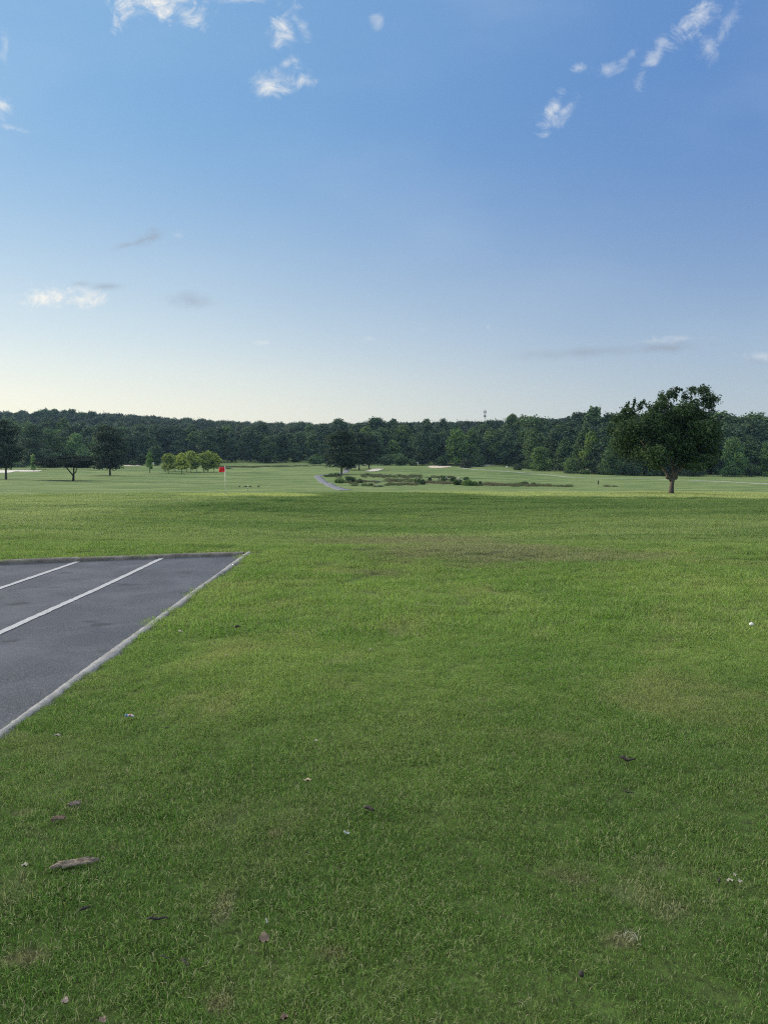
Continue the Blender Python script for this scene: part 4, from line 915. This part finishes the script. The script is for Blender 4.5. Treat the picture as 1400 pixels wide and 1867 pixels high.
post_marker('yardage_marker', 'yellow-topped marker post on the fairway beyond the marsh', 'marker', 880.5, 864, .95, .34, .45, YEL)
# wooden utility pole before the woods
b_ = at(115, 388); o = empty('utility_pole', b_); tag(o, 'pale wooden utility pole rising over the flat-topped cedar', 'pole')
Hp = CAMH + ray(CX, 816)[1] * 388 - b_.z; mb = MB(); mb.tube([(0, 0, -.5), (0, 0, Hp * .5), (0, 0, Hp)], [.19, .16, .13], 10); obj('shaft', mb.mesh('shaft'), plain('pole_wood', (.36, .35, .33, 1), .15, 4.0), o)
mb = MB(); mb.box((-1.1, -.2, Hp - .6), (1.1, -.14, Hp - .48)); obj('crossarm', mb.mesh('crossarm', False), BARK, o)
# radio mast on the ridge
d = 640; b_ = at(882, d); o = empty('radio_mast', b_); tag(o, 'slim grey radio mast with antennas above the ridge', 'mast')
Hm = CAMH + ray(CX, 745)[1] * d - b_.z; mb = MB()
mb.tube([(0, 0, -1), (0, 0, Hm * .6), (0, 0, Hm * .93)], [.32, .24, .17], 8); mb.tube([(0, 0, Hm * .93), (0, 0, Hm)], [.09, .06], 6); obj('tower_shaft', mb.mesh('tower_shaft'), GREY, o)
for zz, w_ in ((Hm * .90, 1.1), (Hm * .78, .8)):
    mb = MB(); mb.tube([(-w_, 0, zz), (w_, 0, zz)], [.12, .12], 6)
    for sx_ in (-w_, -w_ * .5, w_ * .5, w_): mb.box((sx_ - .18, -.28, zz - 1.1), (sx_ + .18, -.10, zz + 1.3))
    obj('antenna_array', mb.mesh('antenna_array', False), GREY, o)

# ------------------------------------------------------------------ geese
GB = plain('goose_brown', (.085, .07, .055, 1), .3, 20.0)
def goose(label, px, py, az, up):
    b_ = at(px, 150); b_.z = float(height(b_.x, b_.y)); o = empty('goose', b_, az); o.scale = (.82, .82, .82)
    tag(o, label, 'goose', 'geese on the fairway')
    mb = MB(); P = [(-.42, 0, .36), (-.30, 0, .37), (-.15, 0, .36), (.05, 0, .34), (.20, 0, .36), (.28, 0, .42)]; r_ = [.02, .10, .15, .165, .12, .06]
    P += [(.31, 0, .52), (.33, 0, .66), (.37, 0, .73), (.43, 0, .73), (.48, 0, .715)] if up else [(.36, 0, .36), (.45, 0, .24), (.51, 0, .14), (.55, 0, .07), (.585, 0, .02)]
    r_ += [.038, .032, .045, .036, .012]; mb.tube(P, r_, 10)
    for sy_ in (-.07, .07): mb.tube([(.0, sy_, .26), (.02, sy_, .12), (.0, sy_, .0), (.07, sy_, .0)], [.035, .016, .014, .02], 6)
    obj('body', mb.mesh('body'), GB, o)
goose('goose with raised neck, leftmost of the four on the fairway', 437.8, 887, 1.2, True)
goose('goose feeding head down just left of the banded stake', 449, 888, 3.3, False)
goose('goose feeding just right of the banded stake', 457, 888.5, .2, False)
goose('goose standing apart to the right of the other three', 472.5, 887.4, .1, True)

# ------------------------------------------------------------------ the walking person, 214 m away
SKIN = plain('skin', (.36, .22, .15, 1), .1, 9.0); NAVY = plain('dark_shirt_cloth', (.018, .02, .03, 1), .2, 12.0, .85); SHORT = plain('dark_shorts_cloth', (.014, .016, .024, 1), .2, 12.0, .85)
def skinned(name, verts, edges, rad, mat, parent, sub=2, root=0):
    me = bpy.data.meshes.new(name); me.from_pydata(verts, edges, []); o = obj(name, me, mat, parent)
    md = o.modifiers.new('skin', 'SKIN'); md.use_smooth_shade = True
    sv = me.skin_vertices[0].data
    for i, r_ in enumerate(rad): sv[i].radius = (r_, r_) if np.isscalar(r_) else r_; sv[i].use_root = (i == root)
    sb = o.modifiers.new('sub', 'SUBSURF'); sb.levels = sub; sb.render_levels = sub; return o
b_ = at(1089, 212); per = empty('person', b_, R(15)); tag(per, 'person in dark shirt and shorts walking on the fairway, arms bent forward', 'person')
Vv = [(0, 0, .95), (0, 0, 1.15), (0, .01, 1.36), (0, .02, 1.47), (0, .03, 1.55), (0, .03, 1.64), (0, .03, 1.73),
      (.09, 0, .90), (.11, .10, .50), (.11, .02, .09), (.12, .17, .04), (-.09, 0, .90), (-.12, -.04, .50), (-.13, -.24, .13), (-.13, -.13, .05),
      (.17, .01, 1.40), (.24, .03, 1.14), (.13, .26, 1.12), (.06, .33, 1.16), (-.17, .01, 1.40), (-.24, .02, 1.14), (-.14, .25, 1.10), (-.05, .33, 1.15),
      (.04, .40, 1.19), (-.03, .40, 1.18), (.02, .37, 1.21), (-.01, .37, 1.21)]
Ee = [(0, 1), (1, 2), (2, 3), (3, 4), (4, 5), (5, 6), (0, 7), (7, 8), (8, 9), (9, 10), (0, 11), (11, 12), (12, 13), (13, 14), (2, 15), (15, 16), (16, 17), (17, 18), (2, 19), (19, 20), (20, 21), (21, 22), (18, 23), (22, 24), (18, 25), (22, 26)]
Rr = [(.15, .11), (.135, .10), (.16, .11), .055, .075, .10, .07, .095, .058, .042, .035, .095, .058, .042, .035, .062, .048, .036, .032, .062, .048, .036, .032, .012, .012, .012, .012]
skinned('body', Vv, Ee, Rr, SKIN, per)
skinned('shirt', [(0, 0, .93), (0, 0, 1.15), (0, .01, 1.38), (0, .018, 1.45), (.17, .01, 1.40), (.23, .025, 1.2), (-.17, .01, 1.40), (-.23, .02, 1.2)], [(0, 1), (1, 2), (2, 3), (2, 4), (4, 5), (2, 6), (6, 7)], [(.17, .13), (.16, .125), (.18, .13), .08, .085, .075, .085, .075], NAVY, per)
skinned('shorts', [(0, 0, .96), (.09, 0, .88), (.115, .08, .56), (-.09, 0, .88), (-.115, -.03, .56)], [(0, 1), (1, 2), (0, 3), (3, 4)], [(.165, .125), .12, .105, .12, .105], SHORT, per)
mb = MB(); mb.ball((0, .02, 1.70), (.105, .115, .10), 12, 8); obj('hair', mb.mesh('hair'), BLACK, per)
mb = MB(); mb.ball((.12, .06, .045), (.055, .14, .045), 10, 6); mb.ball((-.13, -.18, .07), (.055, .13, .05), 10, 6); obj('shoes', mb.mesh('shoes'), BLACK, per)

# ------------------------------------------------------------------ bits lying on the near turf
def near(px, py, lift=.022):
    u, v = ray(px, py); d = (CAMH - lift) / -v; return Vector((u * d, d, lift + float(hummock(np.array(u * d), np.array(d))))), d / F
TW = plain('dark_twig', (.03, .026, .024, 1), .3, 60.0); DL = plain('dead_leaf', (.145, .115, .085, 1), .3, 40.0); PALE = plain('pale_leaf', (.27, .27, .21, 1), .2, 40.0); MUL = plain('dry_thatch', (.23, .195, .155, 1), .35, 90.0, .95, .1, .01)
def twig(label, px, py, lpx, ang, r=.0035, mat=None, forks=2, seed=0, cat='twig'):
    p, k = near(px, py, .026); rg = np.random.default_rng(900 + seed); L = lpx * k; o = obj('twig', None or None, None) if False else None
    mb = MB(); n_ = 6; P = [((t - .5) * L, rg.normal(0, .05) * L, rg.normal(0, .03) * L + .004) for t in np.linspace(0, 1, n_)]
    mb.tube(P, [r * .6, r, r * 1.15, r, r * .8, r * .35], 7, .3, rg)
    for f in range(forks):
        a = P[1 + f * 2]; sg = -1 if f % 2 else 1; mb.tube([a, (a[0] + L * .14, a[1] + sg * L * .10, a[2] + .006), (a[0] + L * .24, a[1] + sg * L * .13, a[2] + .004)], [r * .6, r * .45, r * .2], 5)
    o = obj('twig', mb.mesh('twig'), mat or TW, None, p); o.rotation_euler = (0, 0, R(ang)); return tag(o, label, cat, 'twigs lying on the turf')
twig('thick dark twig left of centre, below the brown leaf', 674, 1473, 24, -35, .008, None, 2, 1)
twig('chunky dark stick on the right, above a thin twig', 1141, 1383, 24, -25, .009, None, 3, 2)
twig('thin dark twig just below the chunky right stick', 1146, 1443, 20, -32, .0035, None, 1, 3)
twig('straight dark twig at lower left, lying almost level', 288, 1675, 40, 3, .0045, None, 1, 4)
twig('short dark twig between the thatch slab and the level twig', 156, 1656, 22, 38, .0045, None, 1, 5)
twig('thin slanting dark twig below the level twig', 338, 1749, 28, -40, .0035, None, 1, 6)
twig('very thin dark twig left of the slanting one', 302, 1740, 24, -18, .0022, None, 1, 7)
twig('pale bleached twig on the turf beside the side kerb', 329, 1151, 14, -50, .007, PALE, 0, 8)
twig('grey-green stem standing near the curled brown leaf', 487, 1677, 18, -70, .003, plain('stem_grey', (.16, .19, .16, 1), .2, 50.0), 0, 9)
twig('dark bark chip far right of the side kerb', 433, 1142, 13, -5, .012, None, 2, 10)
twig('small dark twig on the right by a pale scrap', 1222 / 2 + 700 - 1, 1611, 9, 70, .006, None, 0, 11)
twig('small dark stick lying among the lower right blades', 1059, 1788, 10, 20, .009, None, 0, 12)
twig('tiny dark twig under the blue-tipped wrapper', 305, 1326, 8, -10, .004, None, 0, 13)
def leaf(label, px, py, lpx, wpx, ang, mat, seed, curl=.35, cat='leaf', name='fallen_leaf', group='fallen leaves on the turf'):
    p, k = near(px, py, .028); rg = np.random.default_rng(800 + seed); L = lpx * k; Wd = wpx * k * 1.6; n_, m_ = 9, 5; V = []
    for sd in (0, 1):
        for i in range(n_):
            t = i / (n_ - 1); hw = .5 * Wd * math.sin(math.pi * min(.97, t * .95 + .03)) ** .7 * (1 + .15 * math.sin(t * 17 + seed))
            for j in range(m_):
                v = j / (m_ - 1) * 2 - 1; V.append(((t - .5) * L, v * hw, curl * .6 * Wd * v * v + curl * L * .4 * (t - .5) ** 2 + .004 * math.sin(t * 9 + v * 3) + (.0012 if sd else 0)))
    Q = []; n0 = n_ * m_
    for i in range(n_ - 1):
        for j in range(m_ - 1): a = i * m_ + j; Q.append((a, a + m_, a + m_ + 1, a + 1)); Q.append((n0 + a, n0 + a + 1, n0 + a + m_ + 1, n0 + a + m_))
        for j in (0, m_ - 1): a = i * m_ + j; Q.append((a, a + m_, n0 + a + m_, n0 + a))
    o = obj(name, make_mesh(name, V, np.array(Q), smooth=True), mat, None, p); o.rotation_euler = (R(rg.uniform(-12, 12)), R(rg.uniform(-8, 8)), R(ang)); return tag(o, label, cat, group)
BR = plain('brown_pale_leaf', (.30, .26, .18, 1), .25, 40.0)
leaf('tan dry leaf lying alone left of centre', 561, 1422, 15, 8, 5, BR, 1)
leaf('curled brown leaf at the bottom near the grey stem', 482, 1711, 20, 15, 20, DL, 2, .5)
leaf('small grey-brown curled leaf at the lower left edge', 119, 1822, 14, 9, 0, plain('grey_leaf', (.28, .23, .2, 1), .3, 40.0), 3, .6)
leaf('brown leaf cut by the photo bottom, left side', 188, 1854, 18, 8, -25, DL, 4)
leaf('dark brown leaf at the photo bottom left of centre', 519, 1860, 16, 10, 30, plain('dark_leaf', (.11, .08, .06, 1), .3, 40.0), 5, .5)
leaf('pale cream leaf scrap left of the thatch slab', 46, 1581, 13, 7, 10, PALE, 6, .5)
leaf('pale green-white petal below the tan dry leaf', 632, 1515, 7, 8, 60, plain('bluish_petal', (.24, .28, .28, 1), .2, 30.0), 7)
leaf('small white petal left of centre above the tan leaf', 576, 1352, 7, 5, 0, PALE, 8)
leaf('white crumpled scrap near the lower end of the side kerb', 105, 1339, 12, 4, 0, PALE, 9, .6)
leaf('pale yellow petal at right, left of its pair', 1329, 1610, 13, 5, -8, PALE, 10)
leaf('pale yellow petal at right, right of its pair', 1348, 1612, 9, 5, 15, PALE, 11)
leaf('white petal behind the dark thing at the right turf', 1339, 1600, 5, 5, 15, PALE, 12)
leaf('tiny pale clover head left of the tan leaf row', 675, 1187, 6, 5, 0, PALE, 13)
leaf('tiny white speck of petal by the bark chip', 412, 1197, 4, 4, 0, PALE, 14)
# wrapper, golf ball, thatch slabs
p, k = near(237, 1304, .028); mb = MB(); mb.tube([(-9 * k, 0, 0), (-4 * k, .004, .006), (3 * k, 0, .01), (9 * k, -.004, .004)], [.003, .007, .008, .004], 8); 
o = empty('candy_wrapper', p, R(-4)); tag(o, 'crumpled white wrapper with red and blue bits beside the kerb', 'wrapper'); obj('wrap', mb.mesh('wrap'), plain('wrapper_white', (.5, .5, .52, 1), .2, 30.0, .4), o)
mb = MB(); mb.tube([(-8.5 * k, 0, .006), (-5 * k, .002, .012)], [.006, .0075], 8); obj('blue_end', mb.mesh('blue_end'), plain('wrapper_blue', (.05, .18, .42, 1), .1, 30.0, .4), o)
mb = MB(); mb.tube([(0, 0, .011), (3 * k, 0, .013)], [.0083, .0086], 8); obj('red_band', mb.mesh('red_band'), plain('wrapper_red', (.35, .05, .05, 1), .1, 30.0, .4), o)
p, k = near(1369, 1136, .026); mb = MB(); mb.ball((0, 0, 0), .0213, 20, 14); m = plain('golf_ball_white', (.62, .62, .60, 1), .03, 300.0, .35, .5, .001); tag(obj('golf_ball', mb.mesh('golf_ball'), m, None, p), 'white golf ball lying on the turf at far right', 'golf ball')
def slab(label, px, py, lpx, wpx, ang, seed, mat=MUL, h_=.011):
    p, k = near(px, py, .012); rg = np.random.default_rng(seed); L = lpx * k; Wd = wpx * k * 2.0; n_ = 40; V = []; rad = 1 + .22 * np.sin(np.arange(n_) * .9 + seed) + .12 * rg.standard_normal(n_)
    th = np.arange(n_) / n_ * 6.283; se = np.sign
    bx = se(np.cos(th)) * np.abs(np.cos(th)) ** .55 * rad * L / 2; by = se(np.sin(th)) * np.abs(np.sin(th)) ** .7 * rad * Wd / 2
    rings = [(1.0, 0.0), (1.0, h_ * .7), (.82, h_), (.4, h_ * 1.1)]; V = np.concatenate([np.stack([bx * f, by * f, z + .003 * rg.standard_normal(n_)], 1) for f, z in rings] + [[(0, 0, h_ * 1.1)]])
    i = np.arange(n_); j = (i + 1) % n_; Q = np.concatenate([np.stack([q * n_ + i, q * n_ + j, (q + 1) * n_ + j, (q + 1) * n_ + i], 1) for q in range(3)]); T = np.stack([3 * n_ + i, 3 * n_ + j, np.full(n_, 4 * n_)], 1)
    # loose fibres sticking out of the slab
    F_, r_ = [], None; Vb, Qb, _ = blades(rg, int(900 * lpx / 90) + 40, .56, .008, .026, .0018, 1.25, True); Vb = Vb * np.array([L * .95, Wd * .8, 1]) * 1.0
    Vb2 = Vb.copy(); Vb2[:, 2] = Vb[:, 2] + h_; me = make_mesh('thatch_slab', np.concatenate([V, Vb2]), [np.concatenate([Q, Qb + len(V)]), T])
    o = obj('thatch_slab', me, mat, None, p); o.rotation_euler = (0, 0, R(ang)); return tag(o, label, 'turf clod', 'dry clods on the turf')
slab('long pale slab of dry thatch on the turf at lower left', 137, 1577, 66, 9, 16, 1)
slab('brown dry clod above the long thatch slab', 107, 1491, 22, 6, 20, 2, plain('brown_clod', (.16, .12, .095, 1), .3, 60.0, .95, .1, .01), .009)
slab('small grey-brown clod right of and above the brown one', 136, 1466, 19, 5, 25, 3, plain('grey_clod', (.20, .17, .145, 1), .3, 60.0, .95, .1, .01), .008)
# tuft of bleached dead stems at lower right
rg = np.random.default_rng(71); V, Q, r = blades(rg, 42, .035, .02, .055, .0018, 1.3); p, k = near(1147, 1714, .018); p2 = make_mesh('dead_stems', V, Q)
tag(obj('dead_grass_tuft', p2, plain('bleached_stem', (.30, .29, .22, 1), .2, 60.0), None, p), 'tuft of bleached dead stems lying in the lower right turf', 'dead grass')

# ------------------------------------------------------------------ air
def haze():
    m = bpy.data.materials.new('haze_air'); m.use_nodes = True; m.cycles.homogeneous_volume = True; t = m.node_tree; t.nodes.clear()
    v = t.nodes.new('ShaderNodeVolumePrincipled'); v.inputs['Color'].default_value = (.45, .72, 1.0, 1); v.inputs['Density'].default_value = HAZE; v.inputs['Anisotropy'].default_value = .3
    o_ = t.nodes.new('ShaderNodeOutputMaterial'); t.links.new(v.outputs[0], o_.inputs['Volume'])
    mb = MB(); mb.box((-4900, -60, -50), (4900, 3600, 60)); tag(obj('haze', mb.mesh('haze', False), m), kind='stuff')
HAZE = 0.00009
haze()
